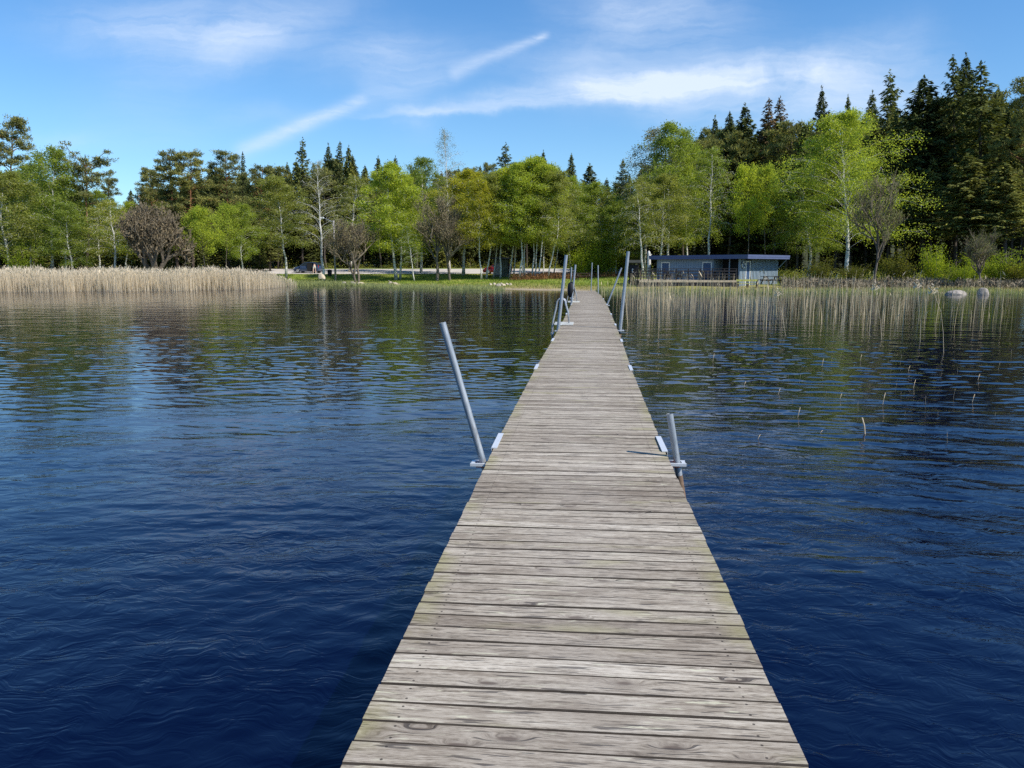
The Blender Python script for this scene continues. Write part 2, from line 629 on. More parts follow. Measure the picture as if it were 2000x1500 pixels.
def gz(x, y):
    """ground height"""
    x = np.asarray(x, dtype=float)
    y = np.asarray(y, dtype=float)
    s = y - shore(x) + 0.35 * np.sin(x * 0.9) * np.sin(x * 0.37 + 1)
    a = np.where(s > 0, 0.13 * (1 - np.exp(-np.maximum(s, 0) / 1.2)) + 0.024 * s, np.maximum(0.12 * s, -2.0))
    a = a + np.where(s > 0, 0.04 * np.sin(x * 0.7 + y * 0.4) * sstep(0, 4, s), 0)
    zr = 1.08 + 0.05 * (y - 103)
    zr = np.where(y > 118, 1.83 + 0.03 * (y - 118), zr)
    zr = zr + np.where(y > 145, 0.10 * (y - 145), 0)
    k = sstep(90, 103, y)
    z = a * (1 - k) + zr * k
    return np.where(s > 0, z, a)


def gzf(x, y):
    return float(gz(x, y))


def make_ground():
    ys = np.concatenate([[-60, 0, 30, 44], np.arange(50, 92, 0.5), np.arange(92, 130, 1.5), np.arange(130, 400, 12), [400, 600, 1000, 2500]])
    xs = np.concatenate([[-2500, -900, -400], np.arange(-150, -64, 6), np.arange(-64, 64, 0.8), np.arange(64, 150, 6), [400, 900, 2500]])
    X, Y = np.meshgrid(xs, ys)
    Z = gz(X, np.minimum(Y, 320))
    v = np.stack([X, Y, Z], -1).reshape(-1, 3)
    nx, ny = len(xs), len(ys)
    i = np.arange(nx * ny).reshape(ny, nx)
    q = np.stack([i[:-1, :-1], i[:-1, 1:], i[1:, 1:], i[1:, :-1]], -1).reshape(-1, 4)
    me = np_mesh('ground', v, q, smooth=True)
    s = (Y - shore(X)).reshape(-1)
    at = me.attributes.new('shore_distance', 'FLOAT', 'POINT')
    at.data.foreach_set('value', s.astype(np.float32))
    t = NT('ground_turf')
    c = t.coord()
    sd = t.attr('shore_distance', 'Fac')
    n1 = t.noise(c, 0.22, 4, 0.6)
    n2 = t.noise(c, 1.4, 5, 0.65)
    n3 = t.noise(c, 9.0, 4, 0.6)
    grass = t.ramp(t.math('ADD', t.math('MULTIPLY', n1, 0.6), t.math('MULTIPLY', n2, 0.4)),
                   [(0.36, (0.11, 0.18, 0.025)), (0.5, (0.20, 0.255, 0.042)), (0.62, (0.33, 0.30, 0.085))])
    x = t.n('ShaderNodeSeparateXYZ', i_0=c).outputs[0]
    dry = t.math('MULTIPLY', t.maprange(x, -7, 3), t.maprange(t.math('ADD', sd, t.math('MULTIPLY', n2, 6)), 10, 19, 1, 0))
    grass = t.mix(t.math('MULTIPLY', dry, 0.75), grass, t.mix(n2, (0.20, 0.17, 0.050), (0.33, 0.27, 0.11)))
    sand = t.ramp(n3, [(0.3, (0.26, 0.20, 0.13)), (0.7, (0.44, 0.36, 0.25))])
    col = t.mix(t.maprange(t.math('ADD', sd, t.math('MULTIPLY', n2, 2.0)), 1.0, 3.6, 1, 0), grass, sand)
    yy = t.n('ShaderNodeSeparateXYZ', i_0=c).outputs[1]
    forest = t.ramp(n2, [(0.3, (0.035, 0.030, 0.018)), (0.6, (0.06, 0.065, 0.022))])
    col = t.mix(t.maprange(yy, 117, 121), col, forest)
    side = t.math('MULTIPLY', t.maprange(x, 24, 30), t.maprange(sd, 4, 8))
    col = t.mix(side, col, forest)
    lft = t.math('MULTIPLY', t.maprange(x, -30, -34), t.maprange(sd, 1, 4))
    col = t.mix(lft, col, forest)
    h = t.math('ADD', t.math('MULTIPLY', n3, 0.03), t.math('MULTIPLY', n2, 0.05))
    m = t.out(t.principled(col, 0.95, 0, t.bump(h, 1.0, 0.7), 0.1))
    o = link('ground', me, None, m)
    tag(o, kind='structure')


make_ground()


def make_road():
    xs = np.arange(-120, 19, 2.0)
    rows = [104.2, 108, 112, 116.4]
    v, q = [], []
    for x in xs:
        b = 1.2 * math.sin(x * 0.05)
        for y in rows:
            v.append((x, y + b * 0.5, gzf(x, y + b * 0.5) + 0.03))
    n = len(rows)
    for i in range(len(xs) - 1):
        for j in range(n - 1):
            q.append((i * n + j, (i + 1) * n + j, (i + 1) * n + j + 1, i * n + j + 1))
    me = np_mesh('gravel_road', v, q, smooth=True)
    t = NT('pale_gravel')
    c = t.coord()
    k = t.ramp(t.noise(t.mapping(c, (0.3, 2.0, 1)), 1.2, 5, 0.6), [(0.3, (0.42, 0.38, 0.34)), (0.7, (0.60, 0.55, 0.50))])
    m = t.out(t.principled(k, 0.95, 0, None, 0.1))
    tag(link('gravel_road', me, None, m), kind='structure')


make_road()


def make_water():
    """lake surface as real waves: finer mesh where it lies near the dock end, coarser far out"""
    rows = [1.2]
    while rows[-1] < 96:
        rows.append(rows[-1] + max(0.016, 0.0024 * rows[-1]))
    ys = np.concatenate([[-400, -150, -60, -25, -10, -4, -1.5, -0.3, 0.5], rows, [110, 140]])
    t0 = np.linspace(-0.80, 0.80, 561)
    tx = np.concatenate([[-60, -20, -8, -4, -2.2, -1.5, -1.15, -0.95], t0, [0.95, 1.15, 1.5, 2.2, 4, 8, 20, 60]])
    yw = np.maximum(ys, 0.9) + 0.8
    X = yw[:, None] * tx[None, :]
    Y = np.repeat(ys[:, None], len(tx), 1)
    step = np.gradient(ys)
    step = np.clip(np.maximum(step, yw * 0.0029), 0.001, 50)
    step = np.repeat(step[:, None], len(tx), 1)
    step = np.where(np.abs(tx)[None, :] > 0.81, 50, step)
    rng = np.random.default_rng(41)

    def vnoise(x, y, seed):
        r = np.random.default_rng(seed)
        out = 0
        for k in range(7):
            a = r.uniform(0, 6.28)
            f = r.uniform(0.5, 1.6)
            out = out + np.sin((x * math.cos(a) + y * math.sin(a)) * f + r.uniform(0, 6.28))
        return out / 7
    right = sstep(-0.5, 4.0, X - 0.09 * Y)
    gust = sstep(-0.22, 0.30, vnoise(X * 0.16, Y * 0.30, 3))
    lee = 1 - 0.55 * sstep(22, 60, Y)
    near_reed = 1 - 0.6 * sstep(0, 1, (Y - 60) / 6)
    # waves bend a little so that no crest runs dead straight
    wx = X + 0.9 * vnoise(X * 0.25, Y * 0.35, 8)
    wy = Y + 0.55 * vnoise(X * 0.30, Y * 0.30, 9)
    Z = np.zeros_like(X)

    def train(n, l0, l1, ang, spread, slope, mask, sharp=0.0, seed=0):
        nonlocal Z
        r = np.random.default_rng(seed)
        for k in range(n):
            lam = l0 * (l1 / l0) ** r.uniform()
            th = R(ang) + r.normal() * R(spread)
            kx, ky = math.sin(th), math.cos(th)
            ph = r.uniform(0, 6.28)
            kk = 2 * math.pi / lam
            amp = slope / math.sqrt(n) * math.sqrt(2) / kk
            att = sstep(2.2, 4.5, lam / (step * (abs(ky) + 0.35 * abs(kx))))
            # short groups instead of endless trains
            grp = 0.6 + 0.8 * np.sin((X * r.uniform(-1, 1) + Y * r.uniform(-1, 1)) * 1.1 / lam * 0.35 + r.uniform(0, 6.28))
            s = np.sin((wx * kx + wy * ky) * kk + ph)
            if sharp:
                s = (1 - sharp) * s + sharp * (1.0 - 1.6 * np.abs(np.sin((wx * kx + wy * ky) * kk * 0.5 + ph)))
            Z += amp * att * grp * s * mask
    left = 1 - right
    base = lee * near_reed * (1 - 0.55 * right * sstep(18, 34, Y))
    train(48, 0.10, 0.34, 3, 25, 0.064, base * (0.55 + 0.6 * gust) * (0.8 + 0.2 * right), 0, 1)
    train(30, 0.30, 0.80, -4, 24, 0.024, base * (0.7 + 0.4 * gust), 0, 2)
    train(14, 1.0, 3.0, -8, 13, 0.012, base, 0, 3)
    train(32, 0.18, 0.55, 14, 32, 0.074, base * right * (0.55 + 0.5 * gust), 0.35, 4)
    train(18, 0.6, 1.6, 24, 20, 0.050, base * right, 0.5, 5)
    # faint rings spreading from the dock on the calm side
    rr = np.hypot(wx - 0.2, wy - 3.2)
    Z += 0.0011 * np.sin(rr * 2 * math.pi / 0.30) * sstep(5.5, 1.5, rr) * left * sstep(2.2, 4.5, 0.3 / step)
    v = np.stack([X, Y, Z], -1).reshape(-1, 3)
    ny, nx = X.shape
    i = np.arange(nx * ny).reshape(ny, nx)
    q = np.stack([i[:-1, :-1], i[:-1, 1:], i[1:, 1:], i[1:, :-1]], -1).reshape(-1, 4)
    me = np_mesh('lake_water', v, q, smooth=True)
    t = NT('lake_water')
    c = t.coord()
    sep = t.n('ShaderNodeSeparateXYZ', i_0=c)
    x, y = sep.outputs[0], sep.outputs[1]
    wn = t.n('ShaderNodeTexNoise')
    t.set(wn.inputs['Vector'], t.mapping(c, (0.6, 0.6, 1)))
    wn.inputs['Detail'].default_value = 2.0
    cw = t.vmath('ADD', c, t.vmath('MULTIPLY', t.vmath('SUBTRACT', wn.outputs['Color'], (0.5, 0.5, 0.5)), (0.9, 0.5, 0)))
    rgt = t.maprange(x, -0.5, 2.5)
    f1 = t.noise(t.mapping(cw, (5.0, 21.0, 1), (0, 0, R(8))), 1.0, 3, 0.5)
    f2 = t.noise(t.mapping(cw, (8.0, 19.0, 1), (0, 0, R(-24))), 1.0, 3, 0.5)
    patch = t.maprange(t.noise(t.mapping(c, (0.35, 0.7, 1)), 1.0, 3, 0.5), 0.35, 0.65, 0.45, 1.15)
    h = t.math('ADD', t.math('MULTIPLY', f1, 0.0052), t.math('MULTIPLY', f2, t.math('ADD', 0.0026, t.math('MULTIPLY', rgt, 0.0040))))
    h = t.math('MULTIPLY', t.math('MULTIPLY', h, patch), t.maprange(y, 4, 17, 1.0, 0.0))
    nrm = t.bump(h, 1.0, 1.0, 0.2)
    rough = t.maprange(y, 6, 40, 0.02, 0.10)
    p = t.principled((0.0005, 0.0012, 0.0120), rough, 0, nrm, 0.72)
    p.inputs['IOR'].default_value = 1.333
    p.inputs['Specular Tint'].default_value = (0.36, 0.58, 1.0, 1.0)
    m = t.out(p)
    tag(link('lake_water', me, None, m), kind='structure')


make_water()

# ------------------------------------------------------------------ dock
DZ = 0.55          # deck height over the water
DW = 1.50
_CEN = [(865, 1130.5), (718, 1139.3), (664.7, 1146.5), (634, 1149), (613.5, 1150), (594.6, 1150.6), (583.5, 1149.0), (575, 1146.3), (568.2, 1143)]
DOCK = [at_z(cx, y, DZ).to_2d() for y, cx in _CEN]
d0 = (at_z(1130.5, 865, DZ) - at_z(1121.5, 1500, DZ)).to_2d().normalized()
DOCK = [DOCK[0] - d0 * 9.6, DOCK[0] - d0 * 4.8] + DOCK


def wood_material():
    t = NT('weathered_plank')
    uv = t.attr('plank_uv')
    pr = t.attr('plank_random', 'Fac')
    wpos = t.coord()
    # knots pull the grain round themselves
    vo = t.n('ShaderNodeTexVoronoi')
    vo.feature = 'F1'
    t.set(vo.inputs['Vector'], t.mapping(uv, (3.0, 9.0, 1)))
    vo.inputs['Scale'].default_value = 1.0
    vo.inputs['Randomness'].default_value = 1.0
    kd = vo.outputs['Distance']
    ks = t.n('ShaderNodeSeparateColor', i_0=vo.outputs['Color']).outputs[0]
    has = t.maprange(ks, 0.22, 0.26)
    knot = t.math('MULTIPLY', t.maprange(kd, 0.07, 0.15, 1, 0), has)
    halo = t.math('MULTIPLY', t.maprange(kd, 0.08, 0.36, 1, 0), has)
    warp = t.noise(t.mapping(uv, (1.1, 5.0, 1)), 1.0, 3, 0.5)
    s = t.n('ShaderNodeSeparateXYZ', i_0=uv)
    yy = t.math('ADD', s.outputs[1], t.math('ADD', t.math('MULTIPLY', warp, 0.035), t.math('MULTIPLY', halo, 0.03)))
    gv = t.n('ShaderNodeCombineXYZ', i_0=s.outputs[0], i_1=yy, i_2=s.outputs[2]).outputs[0]
    grain = t.noise(t.mapping(gv, (4.0, 62.0, 1)), 1.0, 5, 0.66)
    fine = t.noise(t.mapping(gv, (24.0, 170.0, 1)), 1.0, 4, 0.65)
    crack = t.noise(t.mapping(gv, (5.0, 75.0, 1), (0, 0, 0), (5, 2, 1)), 1.0, 2, 0.5)
    crackm = t.maprange(crack, 0.615, 0.665)
    streak = t.noise(t.mapping(gv, (5.0, 42.0, 1), (0, 0, 0), (1, 9, 4)), 1.0, 4, 0.6)
    streakm = t.math('MULTIPLY', t.maprange(streak, 0.60, 0.66), t.maprange(t.noise(t.mapping(uv, (1.7, 6.0, 1), (0, 0, 0), (8, 3, 2)), 1, 2), 0.45, 0.6))
    blot = t.noise(t.mapping(uv, (2.4, 6.0, 1)), 1.0, 4, 0.6)
    g = t.math('ADD', t.math('MULTIPLY', grain, 0.55), t.math('MULTIPLY', fine, 0.45))
    col = t.ramp(g, [(0.34, (0.075, 0.059, 0.045)), (0.43, (0.225, 0.190, 0.150)), (0.51, (0.360, 0.315, 0.257)), (0.67, (0.53, 0.48, 0.405))])
    col = t.mix(t.maprange(blot, 0.50, 0.70, 0.0, 0.55), col, (0.185, 0.148, 0.112))
    tone = t.ramp(pr, [(0.0, (0.72, 0.68, 0.64)), (0.35, (0.93, 0.90, 0.86)), (0.7, (1.04, 1.02, 0.98)), (1.0, (1.22, 1.21, 1.18))])
    col = t.mix(1.0, col, tone, 'MULTIPLY')
    col = t.mix(t.math('MULTIPLY', streakm, 0.75), col, (0.56, 0.53, 0.38))
    col = t.mix(t.math('MULTIPLY', halo, 0.42), col, (0.15, 0.12, 0.095))
    col = t.mix(t.math('MULTIPLY', knot, 0.85), col, (0.095, 0.068, 0.052))
    col = t.mix(t.math('MULTIPLY', crackm, 0.8), col, (0.05, 0.04, 0.035))
    # algae on the plank ends and one or two damp boards
    end = t.attr('plank_end', 'Fac')
    alg = t.noise(wpos, 2.0, 4, 0.6)
    mossm = t.math('MULTIPLY', t.maprange(end, 0.80, 1.0), t.maprange(alg, 0.45, 0.62))
    col = t.mix(t.math('MULTIPLY', mossm, 0.5), col, (0.26, 0.24, 0.085))
    patch = t.math('MULTIPLY', t.maprange(t.noise(t.mapping(uv, (1.0, 3.0, 1), (0, 0, 0), (2, 7, 5)), 1, 2), 0.62, 0.72), 0.45)
    col = t.mix(patch, col, (0.30, 0.27, 0.13))
    # a worn paler track along the middle
    mid = t.math('MULTIPLY', t.maprange(end, 0.05, 0.75, 1, 0), t.maprange(alg, 0.3, 0.7, 0.02, 0.14))
    col = t.mix(mid, col, (0.50, 0.46, 0.41))
    # screw heads, two in each board over each side beam
    pl = t.n('ShaderNodeSeparateXYZ', i_0=t.attr('plank_xy'))
    sx = t.math('SUBTRACT', t.math('ABSOLUTE', pl.outputs[0]), 0.63)
    sy = t.math('SUBTRACT', t.math('ABSOLUTE', t.math('SUBTRACT', pl.outputs[1], 0.06)), 0.034)
    sd = t.math('SQRT', t.math('ADD', t.math('MULTIPLY', sx, sx), t.math('MULTIPLY', sy, sy)))
    col = t.mix(t.maprange(sd, 0.004, 0.0065, 0.85, 0), col, (0.035, 0.028, 0.024))
    h = t.math('SUBTRACT', t.math('MULTIPLY', g, 0.004), t.math('ADD', t.math('MULTIPLY', crackm, 0.003), t.math('MULTIPLY', knot, 0.001)))
    return t.out(t.principled(col, 0.88, 0, t.bump(h, 1.0, 0.9), 0.25))


M['plank'] = wood_material()
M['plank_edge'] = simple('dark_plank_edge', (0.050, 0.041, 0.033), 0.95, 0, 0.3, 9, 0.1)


def dock_planks(name, parent, length, width, pid0, w_end=None):
    """boards laid across one section; local +Y runs along the dock, deck top at z = 0"""
    pitch = 0.124
    n = max(1, int(round(length / pitch)))
    pitch = length / n
    V, F, UV, PR, EN, XY, MI = [], [], [], [], [], [], []
    rnd = random.Random(pid0 * 17 + 3)
    for k in range(n):
        y0 = k * pitch + 0.0029 + rnd.uniform(-0.0014, 0.0014)
        y1 = (k + 1) * pitch - 0.0029 + rnd.uniform(-0.0014, 0.0014)
        w = width if w_end is None else width + (w_end - width) * k / n
        xa = -w / 2 - rnd.uniform(0, 0.008)
        xb = w / 2 + rnd.uniform(0, 0.008)
        dz = rnd.uniform(-0.0025, 0.0015)
        tl = rnd.uniform(-0.004, 0.004)
        cup = rnd.uniform(-0.002, 0.002)
        skew = rnd.uniform(-0.003, 0.003)
        r = rnd.random()
        pid = (pid0 + k) * 3.71
        ns = 6
        prof = [(0.0, -0.032), (0.0, -0.006), (0.004, 0.0), (0.5, cup), (0.996, 0.0), (1.0, -0.006), (1.0, -0.032)]
        b = len(V)
        for i in range(ns + 1):
            f = i / ns
            x = xa + (xb - xa) * f
            wz = 0.0015 * math.sin(f * 5 + k)
            for a, z in prof:
                aw = a * (y1 - y0) if a in (0.0, 0.5, 1.0) else (0.004 if a < 0.5 else (y1 - y0) - 0.004)
                y = y0 + aw + skew * (f - 0.5)
                V.append((x, y, z + dz + tl * (f - 0.5) + wz))
                UV.append((x + pid * 0.37, (y - y0) + pid, pid))
                PR.append(r)
                XY.append((x, aw, 0.0))
                EN.append(abs(2 * f - 1))
        m = len(prof)
        for i in range(ns):
            for j in range(m - 1):
                F.append((b + i * m + j, b + i * m + j + 1, b + (i + 1) * m + j + 1, b + (i + 1) * m + j))
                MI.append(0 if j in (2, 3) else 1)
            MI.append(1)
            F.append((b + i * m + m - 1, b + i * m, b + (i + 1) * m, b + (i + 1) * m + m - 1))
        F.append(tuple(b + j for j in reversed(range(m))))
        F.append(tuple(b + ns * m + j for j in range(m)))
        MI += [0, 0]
    me = bpy.data.meshes.new(name)
    me.from_pydata(V, [], F)
    me.update()
    me.polygons.foreach_set('material_index', np.array(MI, dtype=np.int32))
    bm = bmesh.new()
    bm.from_mesh(me)
    bmesh.ops.recalc_face_normals(bm, faces=bm.faces)
    bm.to_mesh(me)
    bm.free()
    a = me.attributes.new('plank_xy', 'FLOAT_VECTOR', 'POINT')
    a.data.foreach_set('vector', np.array(XY, dtype=np.float32).ravel())
    a = me.attributes.new('plank_uv', 'FLOAT_VECTOR', 'POINT')
    a.data.foreach_set('vector', np.array(UV, dtype=np.float32).ravel())
    a = me.attributes.new('plank_random', 'FLOAT', 'POINT')
    a.data.foreach_set('value', np.array(PR, dtype=np.float32))
    a = me.attributes.new('plank_end', 'FLOAT', 'POINT')
    a.data.foreach_set('value', np.array(EN, dtype=np.float32))
    o = link(name, me, parent, M['plank'])
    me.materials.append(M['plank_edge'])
    return o, n


def make_dock():
    root = empty('floating_dock', (DOCK[0].x, DOCK[0].y, 0))
    tag(root, 'long weathered wooden dock of grey cross planks leading over the lake to shore', 'dock')
    root_l = Vector((DOCK[0].x, DOCK[0].y, 0))
    pid = 1
    for i in range(len(DOCK) - 1):
        a, b = DOCK[i], DOCK[i + 1]
        d = b - a
        L = d.length
        yaw = math.atan2(-d.x, d.y)
        wend = None
        w = DW
        if i == len(DOCK) - 2:
            w, wend = 1.45, 1.30
        o, n = dock_planks('decking', root, L - 0.012, w, pid, wend)
        pid += n
        o.location = Vector((a.x, a.y, DZ)) - root_l
        o.rotation_euler = (0, 0, yaw)
        # side beams and floats under the boards
        for s in (-1, 1):
            mb = MB()
            mb.box(s * (w / 2 - 0.12) - 0.03, s * (w / 2 - 0.12) + 0.03, 0.02, L - 0.05, -0.19, -0.036)
            bo = mb.build('side_beam', M['under'], root)
            bo.location = o.location
            bo.rotation_euler = o.rotation_euler
        for yy in (0.25 * L, 0.75 * L):
            mb = MB()
            mb.box(-w / 2 + 0.2, w / 2 - 0.2, yy - 0.5, yy + 0.5, -0.72, -0.192)
            fo = mb.build('float', M['under'], root)
            fo.location = o.location
            fo.rotation_euler = o.rotation_euler
        # pale joint plates on both edges where two sections meet
        if 1 <= i <= 7:
            for s in (-1, 1):
                mb = MB()
                x0, x1 = (s * (DW / 2 - 0.028), s * (DW / 2 + 0.018))
                mb.box(min(x0, x1), max(x0, x1), L - 0.30, L + 0.30, 0.003, 0.012)
                mb.box(min(s * (DW / 2 + 0.018), s * (DW / 2 + 0.022)), max(s * (DW / 2 + 0.018), s * (DW / 2 + 0.022)), L - 0.30, L + 0.30, -0.05, 0.012)
                po = mb.build('joint_plate', M['bright_metal'], root)
                po.location = o.location
                po.rotation_euler = o.rotation_euler
    return root


dock_root = make_dock()


def dock_frame(Y):
    """dock centre and heading at a distance"""
    for i in range(len(DOCK) - 1):
        if DOCK[i].y <= Y <= DOCK[i + 1].y or i == len(DOCK) - 2:
            d = (DOCK[i + 1] - DOCK[i])
            k = (Y - DOCK[i].y) / d.y
            return DOCK[i] + d * k, d.normalized()


def edge_pt(Y, side, extra=0.0):
    c, d = dock_frame(Y)
    r = Vector((d.y, -d.x))
    return c + r * side * (DW / 2 + extra)


def pile(foot_px, top_px, Y, label, dia=0.06, rusty_foot=True, bracket=None, depth=2.2):
    """mooring pole standing in the lake bed; foot_px is where it passes the deck level"""
    a = at_y(foot_px[0], foot_px[1], Y)
    b = at_y(top_px[0], top_px[1], Y)
    d = (b - a).normalized()
    base = a - d * ((a.z + 1.4) / d.z)
    root = empty('mooring_pile', (base.x, base.y, base.z))
    tag(root, label, 'mooring pile', 'steel piles beside the dock')
    cut = a - d * 0.16
    mb = MB()
    mb.tube([cut - base, b - base], dia / 2, 16, cap=False)
    # hollow open top
    mb.tube([b - base, b - d * 0.12 - base], dia / 2 - 0.006, 16, cap=False)
    n = 16
    mb.build('pipe', M['steel'], root)
    mb = MB()
    mb.tube([Vector((0, 0, 0)), cut - base], dia / 2 * 1.01, 14, cap=False)
    mb.build('waterline_section', M['rust_brown'], root)
    return root, a


def pile_bracket(Y, side, ax, z, dia, with_orange=True):
    """clamp of two bars fixed to the dock edge round a pile - a part of the dock"""
    c, d = dock_frame(Y)
    r = Vector((d.y, -d.x, 0)) * side
    d3 = Vector((d.x, d.y, 0))
    e = Vector((*edge_pt(Y, side, -0.06), z))
    reach = (Vector((ax.x, ax.y, z)) - e).dot(r) + dia / 2 + 0.05
    off = (Vector((ax.x, ax.y, z)) - e).dot(d3)
    mb = MB()
    for s in (-1, 1):
        o = d3 * (off + s * (dia / 2 + 0.022))
        mb.beam(e + o, e + o + r * reach, 0.022, 0.024)
    mb.beam(e + d3 * (off - dia / 2 - 0.01) + r * (reach - 0.02), e + d3 * (off + dia / 2 + 0.01) + r * (reach - 0.02), 0.03, 0.026)
    o = mb.build('pile_bracket', M['bright_metal'], None)
    o.data.transform(Matrix.Translation(-Vector((DOCK[0].x, DOCK[0].y, 0))))
    o.parent = dock_root
    if with_orange:
        mb = MB()
        mb.beam(e + d3 * off + r * 0.03 + Vector((0, 0, -0.024)), e + d3 * off + r * (reach - 0.045) + Vector((0, 0, -0.024)), dia + 0.004, 0.012)
        o = mb.build('bracket_plate', M['orange'], None)
        o.data.transform(Matrix.Translation(-Vector((DOCK[0].x, DOCK[0].y, 0))))
        o.parent = dock_root


def make_piles():
    # Y is where each pile stands; the pixels are on the photograph's 2000 x 1500 grid
    specs = [
        # (foot px at deck level, top px, Y, side, dia, bracket, label)
        ((938, 884), (864, 630), 6.35, -1, 0.057, True, 'tall steel pile leaning left, nearest on the dock\'s left side'),
        ((1321, 893), (1308, 808), 6.35, 1, 0.057, True, 'short steel pile stub, nearest on the dock\'s right side'),
        ((1090.5, 641), (1106, 498), 19.9, -1, 0.085, True, 'tall steel pile leaning right beside the nearer swimming ladder'),
        ((1212, 637), (1227, 491), 20.0, 1, 0.085, True, 'tall steel pile halfway along the dock\'s right side'),
        ((1116.5, 591), (1124, 517), 34.0, -1, 0.085, False, 'steel pile beside the farther swimming ladder, black fender hanging on it'),
        ((1114.5, 578), (1116, 522), 41.5, -1, 0.075, False, 'thin steel pile close behind the pile with the black fender'),
        ((1187, 593), (1214, 523), 33.0, 1, 0.07, True, 'slanting steel pile leaning far out right over the water'),
        ((1168.5, 573), (1168, 518), 46.0, 1, 0.07, False, 'upright thin pile right of the dock near the shore'),
        ((1154.5, 565.5), (1156.5, 513), 54.0, 1, 0.07, False, 'upright pile farthest away at the dock\'s shore end'),
    ]
    for foot, top, Y, side, dia, br, lab in specs:
        root, a = pile(foot, top, Y, lab, dia)
        if br:
            pile_bracket(Y, side, a, DZ - 0.055, dia, Y < 10)


make_piles()


def swim_ladder(Y, label, h=0.72):
    """two hooped tube rails on a white base plate, reaching down into the water; left edge of the dock"""
    e = edge_pt(Y, -1)
    c, d = dock_frame(Y)
    yaw = math.atan2(-d.x, d.y)
    root = empty('swimming_ladder', (e.x, e.y, DZ), yaw)
    tag(root, label, 'ladder', 'swimming ladders on the dock')
    for s in (-1, 1):
        y = s * 0.22
        pts = [(0.22, y, 0.02)]
        pts += [(0.19, y, 0.35), (0.12, y, h - 0.16)]
        for k in range(1, 8):
            a = math.pi * k / 8
            pts.append((0.0 + 0.12 * math.cos(a), y, h - 0.12 + 0.12 * math.sin(a)))
        pts += [(-0.15, y, h - 0.30), (-0.22, y, 0.12), (-0.24, y, -0.05), (-0.24, y, -1.1)]
        MB().tube(pts, 0.017, 8).build('rail', M['steel'], root)
        mb = MB()
        mb.box(-0.18, 0.34, y - 0.045, y + 0.045, 0.006, 0.05)
        mb.build('base_plate', M['white_trim'], root)
    for z in (-0.25, -0.5, -0.75, -1.0):
        mb = MB()
        mb.box(-0.28, -0.20, -0.22, 0.22, z - 0.015, z + 0.015)
        mb.build('step', M['bright_metal'], root)
    return root


swim_ladder(21.3, 'nearer hooped white metal swimming ladder on the dock\'s left edge')
swim_ladder(34.6, 'farther hooped swimming ladder at the dock\'s left edge behind the black fender')


def fender():
    """black rubber fender hanging on the farther left pile"""
    root = empty('black_fender', tuple(at_y(1115.5, 566, 34.1)))
    tag(root, 'black rubber fender hanging on a steel pile left of the dock', 'fender')
    mb = MB()
    mb.tube([(0, 0, -0.33), (0, 0, -0.27), (0, 0, 0.0), (0, 0, 0.27), (0, 0, 0.34)], [0.05, 0.14, 0.17, 0.14, 0.05], 14)
    mb.build('fender_body', M['black'], root)
    MB().tube([(0, 0, 0.33), (0.03, 0, 0.6), (0.12, 0, 0.75)], 0.015, 6).build('rope', M['black'], root)


fender()

# ------------------------------------------------------------------ tree prototypes
def unit(v):
    return v / np.maximum(np.linalg.norm(v, axis=-1, keepdims=True), 1e-9)


def cards(cen, size, aspect, dirs, rng, flat=None):
    """leaf-sized four-cornered faces; dirs is the long axis of each"""
    n = len(cen)
    d = unit(dirs)
    r = rng.normal(size=(n, 3))
    if flat is not None:
        r = r * 0.5 + np.array([0, 0, flat])
    s = unit(np.cross(d, r))
    size = np.broadcast_to(np.asarray(size, dtype=float), (n,))[:, None]
    a = d * size * 0.5
    b = s * size * 0.5 * aspect
    v = np.stack([cen - a, cen - a * 0.1 + b, cen + a, cen - a * 0.1 - b], 1)
    return v.reshape(-1, 3)


def card_mesh(name, v):
    q = np.arange(len(v)).reshape(-1, 4)
    return np_mesh(name, v, q)


def path_pt(pts, f):
    f = min(max(f, 0), 1) * (len(pts) - 1)
    i = min(int(f), len(pts) - 2)
    k = f - i
    return pts[i] * (1 - k) + pts[i + 1] * k


def trunk_path(rng, H, wander, n=10):
    p = np.zeros((n + 1, 3))
    p[:, 2] = np.linspace(0, H, n + 1)
    w = np.cumsum(rng.normal(size=(n + 1, 2)), 0) * wander
    w -= w[0]
    p[:, :2] = w
    return [Vector(q) for q in p]


